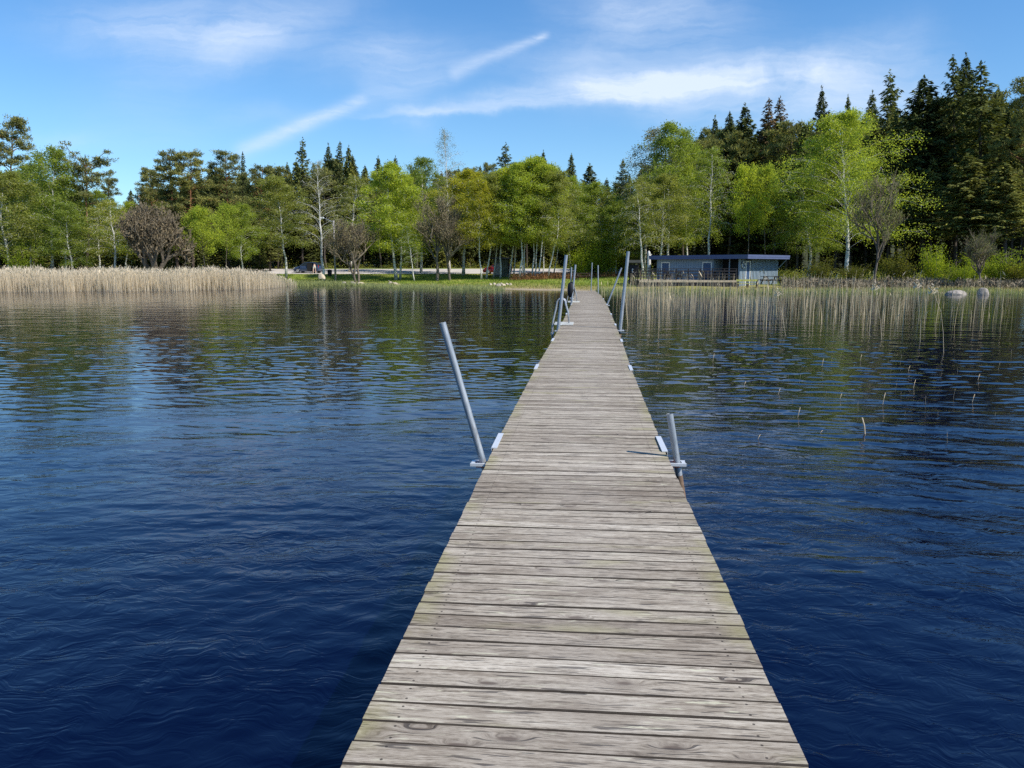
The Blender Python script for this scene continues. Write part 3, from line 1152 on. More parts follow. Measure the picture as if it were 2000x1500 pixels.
def proto_birch(seed, H=14.0, Rc=2.6, cb=0.22, nb=52, leaves=9000, size=0.17, droop=0.55, up=50, stems=1, spread=0.30, rt=0.12):
    rng = np.random.default_rng(seed)
    tb = MB()
    L = []
    stem_list = []
    for s in range(stems):
        tp = trunk_path(rng, H * (1 if s == 0 else rng.uniform(0.8, 0.95)), 0.09)
        if stems > 1:
            ang = rng.uniform(0, 6.28)
            for i, q in enumerate(tp):
                k = (i / 10) ** 0.8
                q.x += math.cos(ang) * 0.9 * k
                q.y += math.sin(ang) * 0.9 * k
        rad = [rt * (1 - i / 10.5) ** 1.2 + 0.006 for i in range(11)]
        rad[0] *= 1.35
        tb.tube(tp, rad, 7)
        stem_list.append(tp)
    nbs = nb // stems
    per = leaves // (nb * 7)
    for tp in stem_list:
        Hs = tp[-1].z
        for i in range(nbs):
            u = (i + rng.uniform(0, 1)) / nbs
            st = path_pt(tp, cb + (1 - cb) * u * 0.97)
            az = i * 2.399 + rng.uniform(-0.5, 0.5)
            prof = min(1.0, 0.65 + u) * (1 - u) ** 0.55 * 1.25
            ln = Rc * prof * rng.uniform(0.6, 1.2) + 0.25
            el = R(up * rng.uniform(0.6, 1.2) + 18 * u)
            pts = [Vector(st)]
            e = el
            for k in range(5):
                stp = ln * 1.25 / 5
                dirv = Vector((math.cos(az) * math.cos(e), math.sin(az) * math.cos(e), math.sin(e)))
                pts.append(pts[-1] + dirv * stp)
                e -= droop * rng.uniform(0.6, 1.4) * 0.55
                az += rng.uniform(-0.15, 0.15)
            r0 = 0.008 + 0.010 * ln / Rc
            tb.tube(pts, [r0 * (1 - k / 6.5) for k in range(6)], 4, cap=False)
            for j in range(7):
                f = rng.uniform(0.22, 1.0)
                b = path_pt(pts, f)
                a2 = az + rng.uniform(-1.5, 1.5)
                tl = ln * rng.uniform(0.22, 0.45) * (1.25 - 0.6 * f) + 0.12
                e2 = el * 0.5 + rng.uniform(-0.5, 0.5)
                m = b + Vector((math.cos(a2) * math.cos(e2), math.sin(a2) * math.cos(e2), math.sin(e2))) * tl * 0.6
                t2 = m + Vector((math.cos(a2) * 0.35, math.sin(a2) * 0.35, -droop)) * tl * 0.8
                if j < 4:
                    tb.tube([b, m, t2], [0.009, 0.007, 0.004], 3, cap=False)
                npt = max(3, int(per * rng.uniform(0.3, 1.7)))
                ff = rng.uniform(0.1, 1, npt)[:, None]
                B, Mm, T = np.array(b), np.array(m), np.array(t2)
                c = np.where(ff < 0.5, B + (Mm - B) * ff * 2, Mm + (T - Mm) * (ff * 2 - 1))
                c = c + rng.normal(size=(npt, 3)) * (0.13 + spread * tl * 0.5)
                c[:, 2] -= rng.exponential(0.16 * droop + 0.03, npt)
                L.append(c)
    C = np.concatenate(L)
    sz = rng.uniform(0.6, 1.35, len(C)) * size
    d = rng.normal(size=(len(C), 3)) + np.array([0, 0, -0.6])
    return tb.mesh('trunk'), card_mesh('crown', cards(C, sz, 0.62, d, rng))


def proto_spruce(seed, H=20.0, Rc=2.6, cb=0.12, step=0.36, dens=1.0, ragged=0.25, rt=0.17, stick=True):
    rng = np.random.default_rng(seed)
    tb = MB()
    tp = trunk_path(rng, H, 0.03)
    tb.tube(tp, [rt * (1 - i / 10.2) + 0.006 for i in range(11)], 7)
    C, S, D, A = [], [], [], []
    z = cb * H
    while z < H * 0.992:
        u = (z - cb * H) / (H * (1 - cb))
        nbr = int(rng.integers(4, 7)) if u < 0.9 else 4
        a0 = rng.uniform(0, 6.28)
        for b in range(nbr):
            az = a0 + b * 6.283 / nbr + rng.uniform(-0.35, 0.35)
            ln = Rc * ((1 - u) ** 0.72) * rng.uniform(1 - ragged * 1.6, 1 + ragged) * (0.75 + 0.25 * min(1, u * 4)) + 0.12
            dr = R(-22 + 50 * u + rng.uniform(-8, 8))
            st = np.array(path_pt(tp, z / H))
            hx = np.array([math.cos(az), math.sin(az), 0])
            end = st + hx * ln * math.cos(dr) + np.array([0, 0, math.sin(dr) * ln])
            mid = (st + end) / 2 + np.array([0, 0, -0.05 * ln])
            end = end + np.array([0, 0, 0.10 * ln])
            if ln > 0.7:
                tb.tube([Vector(st), Vector(mid), Vector(end)], [0.012 + 0.007 * ln, 0.014, 0.006], 3, cap=False)
            n = max(4, int((ln * 24 + 4) * dens))
            f = rng.uniform(0.12, 1.0, n) ** 0.8
            base = np.where(f[:, None] < 0.5, st + (mid - st) * f[:, None] * 2, mid + (end - mid) * (f[:, None] * 2 - 1))
            sd = rng.choice([-1, 1], n)
            lat = np.array([-hx[1], hx[0], 0])
            wid = 0.30 * ln * (1.1 - f) + 0.05
            off = rng.uniform(0.05, 1, n) * wid
            c = base + lat * (sd * off)[:, None]
            c[:, 2] -= off * 0.35 + rng.exponential(0.10, n)
            d = hx * 0.7 + lat * (sd * rng.uniform(0.2, 1.0, n))[:, None] + np.array([0, 0, -1]) * rng.uniform(0.1, 0.9, n)[:, None]
            C.append(c)
            D.append(d)
            S.append(rng.uniform(0.28, 0.54, n) * (0.65 + 0.35 * min(1, ln)))
        z += step * rng.uniform(0.8, 1.2) * (1.0 - 0.35 * u)
    # leader
    n = 26
    c = np.zeros((n, 3)) + np.array([0, 0, H])
    c[:, 2] -= rng.uniform(-0.25, 0.9, n)
    c[:, :2] += np.array(tp[-1])[:2]
    c += rng.normal(size=(n, 3)) * 0.05
    C.append(c)
    D.append(np.tile([0, 0, 1.0], (n, 1)) + rng.normal(size=(n, 3)) * 0.45)
    S.append(rng.uniform(0.2, 0.35, n))
    # dead twigs on the bare lower stem
    if stick:
        for k in range(int(18 * cb / 0.2)):
            zz = rng.uniform(0.08, cb + 0.03) * H
            az = rng.uniform(0, 6.28)
            l2 = rng.uniform(0.4, 1.3)
            s = path_pt(tp, zz / H)
            tb.tube([s, s + Vector((math.cos(az) * l2, math.sin(az) * l2, -0.25 * l2))], [0.016, 0.006], 3, cap=False)
    C, D, S = np.concatenate(C), np.concatenate(D), np.concatenate(S)
    return tb.mesh('trunk'), card_mesh('crown', cards(C, S, 0.34, D, rng, 0.9))


def proto_pine(seed, H=17.0, Rc=2.6, cb=0.5, nb=26, flat=False, per=64, rt=0.16):
    rng = np.random.default_rng(seed)
    tb = MB()
    tp = trunk_path(rng, H * 0.97, 0.10)
    tb.tube(tp, [rt * (1 - i / 11.5) + 0.01 for i in range(11)], 8)
    C, D = [], []
    for i in range(nb):
        u = (i + rng.uniform(0, 1)) / nb
        if flat:
            u = u ** 0.6
        s = path_pt(tp, cb + (1 - cb) * u * 0.99)
        az = i * 2.4 + rng.uniform(-0.8, 0.8)
        prof = (0.55 + 0.6 * math.sin(math.pi * (0.25 + 0.6 * u))) * (1 - 0.55 * u ** 3) if not flat else (0.45 + 0.6 * u)
        ln = Rc * prof * rng.uniform(0.45, 1.15)
        el = R(rng.uniform(-5, 30) + 25 * u)
        pts = [s]
        e = el
        for k in range(4):
            pts.append(pts[-1] + Vector((math.cos(az) * math.cos(e), math.sin(az) * math.cos(e), math.sin(e))) * ln / 4)
            e += rng.uniform(-0.35, 0.3)
            az += rng.uniform(-0.3, 0.3)
        tb.tube(pts, [0.05 * (1 - k / 5.5) * ln / Rc + 0.012 for k in range(5)], 4, cap=False)
        for j in range(int(rng.integers(5, 9))):
            f = rng.uniform(0.3, 1.0) if j else 1.0
            b = path_pt(pts, f)
            a2 = az + rng.uniform(-1.4, 1.4)
            tl = rng.uniform(0.25, 0.75)
            t2 = b + Vector((math.cos(a2) * tl, math.sin(a2) * tl, rng.uniform(0.0, 0.4) * tl))
            tb.tube([b, t2], [0.012, 0.006], 3, cap=False)
            n = int(per * rng.uniform(0.5, 1.3))
            rr = rng.uniform(0.20, 0.44)
            q = rng.normal(size=(n, 3))
            q = unit(q) * (rng.uniform(0, 1, (n, 1)) ** 0.4)
            c = np.array(t2) + q * np.array([rr * 1.1, rr * 1.1, rr * 0.72]) + rng.normal(size=(n, 3)) * 0.10
            C.append(c)
            D.append(q * np.array([1, 1, 0.6]) + np.array([0, 0, 0.6]) + rng.normal(size=(n, 3)) * 0.35)
    for k in range(9):
        zz = rng.uniform(0.15, cb)
        az = rng.uniform(0, 6.28)
        l2 = rng.uniform(0.4, 1.2)
        s = path_pt(tp, zz)
        tb.tube([s, s + Vector((math.cos(az) * l2, math.sin(az) * l2, -0.1 * l2))], [0.02, 0.006], 3, cap=False)
    C, D = np.concatenate(C), np.concatenate(D)
    return tb.mesh('trunk'), card_mesh('crown', cards(C, rng.uniform(0.17, 0.32, len(C)), 0.26, D, rng))


def proto_bare(seed, H=10.0, Rc=3.6, trunk_h=0.16, stems=1, buds=6000, size=0.11, upw=0.35, depth=5, rt=0.17):
    """leafless tree in bud: forking limbs down to fine twigs"""
    rng = np.random.default_rng(seed)
    tb = MB()
    tw = MB()
    ends = []

    def grow(p, d, ln, r, lev):
        pts = [p]
        q = p
        dd = d
        for k in range(3):
            dd = (dd + Vector(rng.normal(size=3) * 0.16) + Vector((0, 0, 0.05))).normalized()
            q = q + dd * ln / 3
            pts.append(q)
        (tb if lev < 2 else tw).tube(pts, [r, r * 0.88, r * 0.76, r * 0.62], 7 if lev == 0 else (5 if lev < 3 else 3), cap=False)
        if lev >= depth:
            ends.append((pts[1], pts[2], pts[3]))
            return
        n = int(rng.integers(3, 5)) if lev else int(rng.integers(4, 7))
        for i in range(n):
            f = rng.uniform(0.45, 1.0) if lev else rng.uniform(0.55, 1.0)
            s = path_pt(pts, f if i else 1.0)
            a = rng.uniform(0, 6.28)
            v = Vector((math.cos(a), math.sin(a), rng.uniform(-0.15, 0.55)))
            nd = (dd * 0.75 + v * rng.uniform(0.5, 1.0)).normalized()
            nd = (nd + Vector((0, 0, upw * 0.35))).normalized()
            grow(s, nd, ln * rng.uniform(0.58, 0.80), r * 0.62 * (1 if i else 1.15), lev + 1)
        if lev >= 2:
            ends.append((pts[0], pts[2], pts[3]))

    for s in range(stems):
        a = rng.uniform(0, 6.28)
        tilt = 0.05 if stems == 1 else 0.28
        grow(Vector((0.25 * math.cos(a) * (stems > 1), 0.25 * math.sin(a) * (stems > 1), 0)),
             Vector((math.cos(a) * tilt, math.sin(a) * tilt, 1)).normalized(), H * (trunk_h + 0.10), rt, 0)
    E = np.array([[list(q) for q in e] for e in ends])
    k = rng.integers(0, len(E), buds)
    f = rng.uniform(0, 1, (buds, 1))
    C = E[k, 1] + (E[k, 2] - E[k, 1]) * f + rng.normal(size=(buds, 3)) * 0.16
    D = rng.normal(size=(buds, 3)) + np.array([0, 0, 0.5])
    v = cards(C, rng.uniform(0.6, 1.5, buds) * size, 0.5, D, rng)
    # normalise to the asked height and radius
    allv = np.array(tb.v + tw.v)
    zmax = allv[:, 2].max()
    rad = np.percentile(np.hypot(allv[:, 0], allv[:, 1]), 97)
    k3 = np.array([Rc / rad, Rc / rad, H / zmax])
    tb.v = [tuple(np.array(p) * k3) for p in tb.v]
    tw.v = [tuple(np.array(p) * k3) for p in tw.v]
    return tb.mesh('trunk'), tw.mesh('twigs'), card_mesh('crown', v * k3)


def proto_shrub(seed, H=2.4, Rc=1.3, leaves=5000, size=0.09):
    rng = np.random.default_rng(seed)
    tb = MB()
    L = []
    for i in range(14):
        a = rng.uniform(0, 6.28)
        t = rng.uniform(0.05, 0.6)
        ln = H * rng.uniform(0.55, 1.05)
        p = [Vector((math.cos(a) * 0.1, math.sin(a) * 0.1, 0))]
        d = Vector((math.cos(a) * t, math.sin(a) * t, 1)).normalized()
        for k in range(4):
            d = (d + Vector(rng.normal(size=3) * 0.13)).normalized()
            p.append(p[-1] + d * ln / 4)
        tb.tube(p, [0.022, 0.018, 0.013, 0.009, 0.004], 4, cap=False)
        for j in range(9):
            b = path_pt(p, rng.uniform(0.12, 1.0))
            n = max(3, int(leaves / 126 * rng.uniform(0.4, 1.6)))
            c = np.array(b) + rng.normal(size=(n, 3)) * np.array([0.22, 0.22, 0.18]) * Rc / 1.3
            c[:, 2] = np.maximum(c[:, 2], 0.05)
            L.append(c)
    C = np.concatenate(L)
    return tb.mesh('stem'), card_mesh('leaves', cards(C, rng.uniform(0.6, 1.4, len(C)) * size, 0.6, rng.normal(size=(len(C), 3)), rng))


PROTO = {}      # kind -> list of (H, Rc, [(part name, mesh)])


def make_protos():
    def put(kind, H, Rc, parts):
        PROTO.setdefault(kind, []).append((H, Rc, parts))
    for s in range(5):
        a, b = proto_birch(100 + s, 14, 2.6, cb=[0.20, 0.26, 0.30, 0.22, 0.28][s], leaves=23000, size=0.132, stems=[1, 1, 2, 1, 1][s])
        put('birch', 14, 2.6, [('trunk', a), ('crown', b)])
    for s in range(3):
        a, b = proto_birch(120 + s, 14, 2.1, cb=0.30, nb=48, leaves=19000, up=55, rt=0.075, size=0.125)
        put('grove', 14, 2.1, [('trunk', a), ('crown', b)])
    for s in range(3):
        a, b = proto_birch(140 + s, 15, 2.4, cb=0.30, nb=56, leaves=11000, size=0.115, droop=0.8, spread=0.2)
        put('thinbirch', 15, 2.4, [('trunk', a), ('crown', b)])
    for s in range(2):
        a, b = proto_birch(150 + s, 15, 2.2, cb=0.26, nb=52, leaves=5000, size=0.09, droop=0.45, up=58, rt=0.14)
        put('bigbare', 15, 2.2, [('trunk', a), ('crown', b)])
    for s in range(2):
        a, b = proto_birch(160 + s, 8, 2.0, cb=0.42, nb=34, leaves=11500, size=0.13, droop=0.3, up=40, rt=0.07)
        put('young', 8, 2.0, [('trunk', a), ('crown', b)])
    a, b = proto_birch(171, 16, 4.6, cb=0.20, nb=84, leaves=40000, size=0.13, droop=0.5, up=52, rt=0.17)
    put('broad', 16, 4.6, [('trunk', a), ('crown', b)])
    for s in range(4):
        a, b = proto_spruce(200 + s, 20, 2.6, cb=[0.10, 0.2, 0.16, 0.30][s], dens=1.0)
        put('spruce', 20, 2.6, [('trunk', a), ('crown', b)])
    for s in range(2):      # bare lower stems, as in the crowded wood on the right
        a, b = proto_spruce(210 + s, 20, 2.5, cb=0.40, dens=0.95, ragged=0.35)
        put('spruce', 20, 2.5, [('trunk', a), ('crown', b)])
    for s in range(3):
        a, b = proto_spruce(220 + s, 20, 2.3, cb=0.22, step=0.52, dens=0.85, ragged=0.45)
        put('openspruce', 20, 2.3, [('trunk', a), ('crown', b)])
    for s in range(4):
        a, b = proto_pine(300 + s, 17, 2.2, cb=[0.38, 0.32, 0.45, 0.36][s], nb=46)
        put('pine', 17, 2.4, [('trunk', a), ('crown', b)])
    a, b = proto_pine(311, 14, 3.0, cb=0.62, flat=True, nb=24)
    put('flatpine', 14, 3.0, [('trunk', a), ('crown', b)])
    a, b = proto_pine(321, 17, 3.2, cb=0.35, nb=44)
    put('roundpine', 17, 3.2, [('trunk', a), ('crown', b)])
    for s in range(3):
        a, tw, b = proto_bare(400 + s, 10, 3.4, trunk_h=[0.14, 0.2, 0.17][s], stems=[3, 1, 2][s])
        put('bare', 10, 3.4, [('trunk', a), ('twigs', tw), ('crown', b)])
    a, tw, b = proto_bare(411, 7, 3.2, trunk_h=0.07, stems=5, buds=9500, size=0.11, upw=0.1)
    put('roundbare', 7, 3.2, [('trunk', a), ('twigs', tw), ('crown', b)])
    for s in range(3):
        a, b = proto_shrub(500 + s)
        put('shrub', 2.4, 1.3, [('stem', a), ('leaves', b)])


make_protos()
BARK = {'birch': 'birch_bark', 'grove': 'birch_bark', 'thinbirch': 'birch_bark', 'bigbare': 'birch_bark', 'young': 'grey_bark', 'broad': 'birch_bark',
        'spruce': 'spruce_bark', 'openspruce': 'spruce_bark', 'pine': 'pine_bark', 'flatpine': 'pine_bark', 'roundpine': 'pine_bark',
        'bare': 'grey_bark', 'roundbare': 'grey_bark', 'shrub': 'twig'}
KNAME = {'birch': 'birch_tree', 'grove': 'birch_tree', 'thinbirch': 'birch_tree', 'bigbare': 'birch_tree', 'young': 'young_tree', 'broad': 'birch_tree',
         'spruce': 'spruce_tree', 'openspruce': 'spruce_tree', 'pine': 'pine_tree', 'flatpine': 'pine_tree', 'roundpine': 'pine_tree',
         'bare': 'bare_tree', 'roundbare': 'bare_tree', 'shrub': 'shrub'}
_cnt = {}


def tree(kind, xt, yt, Y, w, mat, label, xb=None, var=None, group=None, zdrop=0.05):
    """place a tree: top at photo pixel (xt, yt), foot under xb, standing Y metres away, crown w pixels wide"""
    lst = PROTO[kind]
    k = _cnt.get(kind, 0)
    _cnt[kind] = k + 1
    H0, R0, parts = lst[(k if var is None else var) % len(lst)]
    xb = xt if xb is None else xb
    foot_x = x_of(xb, Y)
    zb = gzf(foot_x, Y) - zdrop
    top = at_y(xt, yt, Y)
    H = top.z - zb
    lean = math.atan2(top.x - foot_x, H)
    wm = w / 1517.0 * Y
    sx = wm / (2 * R0) * (1.18 if kind in ('birch', 'grove', 'young', 'broad') else (1.32 if 'spruce' in kind else 1.12))
    root = empty(KNAME[kind], (foot_x, Y, zb))
    root.rotation_euler = (random.Random(k * 7 + int(xt)).uniform(-0.015, 0.015), lean, random.Random(int(xt * 3 + yt)).uniform(0, 6.28) if kind != 'x' else 0)
    if abs(lean) > 0.03:
        root.rotation_mode = 'ZYX'
        # spin first, then lean: apply the spin in the tree's own frame
        q = Matrix.Rotation(lean, 4, 'Y') @ Matrix.Rotation(root.rotation_euler.z, 4, 'Z')
        root.rotation_mode = 'XYZ'
        root.rotation_euler = q.to_euler('XYZ')
    root.scale = (sx, sx, H / H0)
    cat = {'birch_tree': 'tree', 'young_tree': 'tree', 'spruce_tree': 'tree', 'pine_tree': 'tree', 'bare_tree': 'tree', 'shrub': 'shrub'}[KNAME[kind]]
    tag(root, label, cat, group)
    for pn, me in parts:
        if not me.materials:
            me.materials.append(M[BARK[kind]] if pn in ('trunk', 'stem') else (M['twig'] if pn == 'twigs' else M[mat]))
        o = bpy.data.objects.new(pn, me)
        COL.objects.link(o)
        o.parent = root
        if pn in ('crown', 'leaves') and me.materials[0] is not M[mat]:
            o.material_slots[0].link = 'OBJECT'
            o.material_slots[0].material = M[mat]
    return root


GF = 'conifers standing behind the birches'
GB = 'birches along the shore'
GG = 'white-stemmed birch grove beside the dock end'
GR = 'tall conifers behind the cabin'
GS = 'bright shrubs along the right bank'


def place_trees():
    T = tree
    # ---- left bank, behind the tan reeds
    T('pine', 35, 225, 100, 78, 'pine', 'tallest pine at the left edge, its dark top rising above the birches', var=1)
    T('birch', 16, 335, 85, 130, 'birch_olive', 'olive birch with a thick white trunk at the far left edge', 17, 0, GB)
    T('birch', 97, 290, 89, 110, 'birch_green', 'tall green birch just right of the tallest left-edge pine', 99, 1, GB)
    T('shrub', 48, 472, 83.5, 62, 'shrub', 'bright green bush beside the thick white trunk, left edge', group=None)
    T('birch', 138, 398, 85, 85, 'birch_green', 'mid-green birch under the flat-topped pine, left of its trunk', None, 3, GB)
    T('flatpine', 168, 313, 91, 100, 'pine', 'flat-topped pine with a dark bare trunk, alone above the left birches')
    T('pine', 216, 345, 114, 42, 'pine', 'small round-headed pine far back beside the left sky gap')
    T('thinbirch', 213, 390, 85, 95, 'birch_olive', 'thin olive birch right of the flat-topped pine', 215, 0, GB)
    T('birch', 245, 393, 98, 58, 'birch_bright', 'fresh yellow-green birch at the left sky gap', None, 4, GB)
    T('spruce', 256, 372, 126, 40, 'spruce', 'small pointed spruce tip in the left sky gap')
    T('birch', 60, 322, 96, 84, 'birch_green', 'green birch between the tallest pine and its right-hand birch neighbour', None, 0, GB)
    T('birch', 128, 352, 95, 84, 'birch_olive', 'olive birch left of the flat-topped pine, standing back', None, 1, GB)
    T('birch', 193, 372, 97, 72, 'birch_green', 'green birch right of the flat-topped pine, standing back', None, 4, GB)
    T('roundbare', 297, 394, 83, 104, 'bud_brown', 'round leafless grey-brown tree behind the reed bed')
    T('pine', 299, 328, 106, 56, 'pine', 'narrow pine on the left of three pines above the round brown tree')
    T('pine', 329, 296, 98, 82, 'pine', 'tall wide pine with a reddish trunk right above the round brown tree', 347, 3)
    T('pine', 376, 290, 97, 76, 'pine', 'tall pine with a pale trunk, right of the reddish-trunked pine')
    T('spruce', 411, 330, 112, 62, 'spruce', 'dark spruce between two tall pines, left forest')
    T('pine', 447, 293, 100, 74, 'pine', 'tall pine whose top stands left of a thin spruce spire')
    T('openspruce', 473, 297, 112, 34, 'spruce', 'thin sparse spruce spire just right of a tall pine, left forest')
    T('young', 397, 412, 87, 66, 'birch_bright', 'small bright birch in front of the dark left forest, nearest the round brown tree')
    T('young', 440, 404, 90, 48, 'birch_bright', 'small bright birch, middle one of three before the dark left forest')
    T('birch', 473, 398, 92, 60, 'birch_green', 'slender green birch, right one of three before the dark left forest', None, 1)
    T('pine', 505, 320, 105, 62, 'pine', 'shorter pine at the right end of the row of left pines')
    T('spruce', 527, 352, 110, 44, 'spruce_light', 'lighter green spruce right of the last left pine')
    T('spruce', 543, 330, 116, 40, 'spruce', 'pointed spruce peeping over an olive birch, left of the bare white birch')
    T('birch', 551, 345, 97, 92, 'birch_olive', 'olive birch with a clear white lower trunk above the dark blue car', 558, 4, GB)
    # ---- behind the road, centre left
    T('openspruce', 591, 271, 118, 52, 'spruce', 'tall open-branched spruce against the sky, above the dark blue car')
    T('bigbare', 628, 314, 92, 78, 'birch_grey', 'bare tall white birch standing right of the dark blue car', 630, 0, GB)
    T('spruce', 641, 283, 122, 46, 'spruce', 'spruce top on the left of the cluster above the street lamp', None, 1, GF)
    T('openspruce', 664, 277, 121, 46, 'spruce', 'highest spruce of the cluster above the street lamp', None, 0, GF)
    T('spruce', 681, 286, 125, 42, 'spruce', 'pointed spruce right of the highest one above the street lamp', None, 2, GF)
    T('spruce', 700, 304, 124, 50, 'spruce', 'spruce at the right shoulder of the cluster above the street lamp', None, 0, GF)
    T('thinbirch', 690, 342, 108, 96, 'birch_olive', 'loose olive birch behind the street lamp', 683, 1, GB)
    T('bare', 697, 425, 91.5, 100, 'bud', 'brown budding tree with several stems right of the street lamp', 697, 0)
    T('spruce', 742, 306, 126, 46, 'spruce', 'spruce left of the bright birch pair in the middle', None, 1, GF)
    T('spruce', 773, 307, 131, 44, 'spruce', 'spruce tip straight behind the bright birch pair', None, 2, GF)
    T('birch', 770, 318, 95, 112, 'birch_bright', 'broad bright birch on the lawn, left stem of a white pair', 773, 0, GB)
    T('birch', 788, 345, 95.6, 78, 'birch_bright', 'right-hand stem of the white birch pair on the lawn', 781, 1, GB)
    T('birch', 822, 310, 106, 84, 'birch_green', 'green birch behind the road right of the white pair', None, 3, GB)
    T('thinbirch', 794, 440, 91, 46, 'birch_green', 'thin leaning birch between white pair and brown budding tree', 809, 2, GB)
    T('bare', 857, 368, 92, 122, 'bud', 'large brown budding tree with a dark trunk on the lawn', 853, 1)
    T('bare', 890, 402, 92.5, 82, 'bud', 'second brown budding tree, paler forked trunk, right of the large one', 880, 2)
    T('bigbare', 878, 254, 112, 64, 'birch_grey', 'tallest middle birch, grey and nearly leafless against the sky', None, 1, GB)
    T('birch', 912, 330, 101, 104, 'birch_yellow', 'yellowest birch, right of the two brown budding trees', 905, 4, GB)
    T('spruce', 937, 325, 131, 40, 'spruce', 'dark spruce tip left of the sparse centre spruce', None, 3, GF)
    T('pine', 957, 317, 130, 46, 'pine', 'dark pine head just left of the sparse centre spruce')
    T('openspruce', 985, 281, 121, 66, 'spruce', 'sparse grey-green centre spruce above the white-stemmed grove', None, 1, GF)
    # ---- birch grove left of the dock end
    grove = [(944, 352, 940, 92, 70, 'birch_yellow', 'birch stem nearest the water left of the red car'),
             (962, 338, 950, 94, 74, 'birch_olive', 'birch stem crossing the front of the red car'),
             (975, 334, 964, 97, 76, 'birch_olive', 'birch stem at the left corner of the grey shed'),
             (990, 330, 977, 94.5, 78, 'birch_bright', 'birch stem in front of the middle of the grey shed'),
             (1002, 324, 995, 95, 80, 'birch_olive', 'birch stem at the right corner of the grey shed'),
             (1012, 322, 1003, 96, 70, 'birch_bright', 'first clear white birch stem right of the grey shed'),
             (1022, 318, 1015, 92, 76, 'birch_bright', 'left birch of the tight white trio right of the grey shed'),
             (1030, 330, 1019, 93, 60, 'birch_bright', 'middle birch of the tight white trio right of the grey shed'),
             (1040, 310, 1023.5, 94, 84, 'birch_bright', 'right birch of the tight white trio, tallest in the grove'),
             (1053, 308, 1038, 93, 80, 'birch_bright', 'slim birch just right of the tight white trio'),
             (1060, 322, 1044, 92.5, 66, 'birch_olive', 'slightly bent birch in the right half of the grove'),
             (1066, 318, 1053, 92.2, 74, 'birch_bright', 'thickest white birch stem in the right half of the grove'),
             (1078, 326, 1060, 95, 62, 'birch_bright', 'thin birch right of the thickest white stem'),
             (1096, 334, 1071, 91.5, 72, 'birch_olive', 'greyish birch at the right end of the grove, shrubby foot'),
             (1102, 372, 1081, 99, 56, 'birch_olive', 'birch leaning right at the edge of the grove')]
    for i, (xt, yt, xb, Y, w, m, lab) in enumerate(grove):
        T('grove', xt, yt, Y, w, m, lab, xb, i, GG)
    # ---- centre right, beyond the dock
    T('spruce', 1060, 295, 128, 40, 'spruce', 'slim dark spruce tip above the birch grove', None, 2, GF)
    T('spruce', 1111, 302, 126, 44, 'spruce', 'slim dark spruce right of the birch grove', None, 0, GF)
    T('birch', 1116, 345, 104, 70, 'birch_bright', 'pale bright birch under the slim spruce right of the grove', None, 3, GB)
    T('spruce', 1150, 321, 124, 70, 'spruce', 'wide dark spruce above the dock\'s shore end', None, 1, GF)
    T('spruce', 1182, 349, 128, 46, 'spruce', 'lowest spruce tip right above the dock', None, 2, GF)
    T('openspruce', 1215, 312, 122, 56, 'spruce', 'open spruce left of the pale weeping birch', None, 2, GF)
    T('grove', 1166, 357, 98, 84, 'birch_green', 'green birch with a thin white stem above the dock end', 1173, 1, GB)
    T('birch', 1203, 392, 95, 72, 'birch_green', 'green birch left of the cabin behind the slanting pile', 1203, 0, GB)
    T('shrub', 1133, 470, 94, 66, 'shrub', 'bright leafy thicket left of the dock end, behind the picnic table')
    T('shrub', 1160, 462, 97, 60, 'shrub', 'bright leafy thicket straight above the dock end')
    T('shrub', 1190, 466, 95, 66, 'shrub', 'bright leafy thicket right of the dock end')
    T('shrub', 1222, 470, 96, 62, 'shrub_dull', 'duller leafy thicket left of the notice board')
    # ---- right bank
    T('thinbirch', 1262, 249, 98, 118, 'birch_grey', 'pale weeping birch at the left end of the tall right-hand wood', 1262, 0, GB)
    T('thinbirch', 1245, 345, 88, 84, 'birch_olive', 'slim birch whose white stem stands left of the cabin', 1258, 1, GB)
    T('birch', 1318, 240, 94, 100, 'birch_green', 'tall birch with a leaning white trunk behind the cabin roof', 1304, 1, GB)
    T('birch', 1290, 340, 90, 92, 'birch_olive', 'bushy olive birch behind the left end of the cabin', None, 4, GB)
    T('birch', 1345, 268, 98, 78, 'birch_bright', 'brighter birch right of the leaning white trunk', None, 3, GB)
    T('thinbirch', 1388, 288, 91, 98, 'birch_green', 'loose green birch behind the middle of the cabin roof', 1385, 2, GB)
    T('spruce', 1397, 229, 112, 58, 'spruce', 'pointed spruce, leftmost of the tall row behind the cabin', None, 1, GR)
    T('spruce', 1424, 221, 108, 66, 'spruce', 'second dark spruce from the left behind the cabin', None, 0, GR)
    T('spruce', 1456, 205, 103, 88, 'spruce', 'broad black-green spruce above the middle of the cabin', None, 2, GR)
    T('openspruce', 1502, 193, 106, 78, 'spruce_brown', 'brownish thin-topped spruce, left of a similar pair', None, 0, GR)
    T('openspruce', 1526, 192, 108, 74, 'spruce_brown', 'brownish thin-topped spruce, right of a similar pair', None, 2, GR)
    T('roundpine', 1562, 243, 103, 92, 'spruce', 'round-headed dark pine between brown spruces and a slim spruce', None)
    T('young', 1460, 331, 87, 56, 'birch_bright', 'slender young tree with light crown behind the cabin, left of two', 1459, 0)
    T('young', 1496, 331, 87.5, 62, 'birch_bright', 'slender young tree with light crown behind the cabin, right of two', 1492, 1)
    T('spruce', 1605, 173, 108, 64, 'spruce', 'slim spruce standing alone against the sky left of the big birch top', None, 1, GR)
    T('spruce', 1656, 188, 113, 44, 'spruce', 'narrow spruce tip directly above the big bright birch', None, 0, GR)
    T('spruce', 1675, 230, 110, 50, 'spruce', 'low spruce tip right of the narrow one above the big birch', None, 2, GR)
    T('birch', 1578, 330, 87, 112, 'birch_green', 'shaded green birch right of the cabin roof end', 1580, 3, GB)
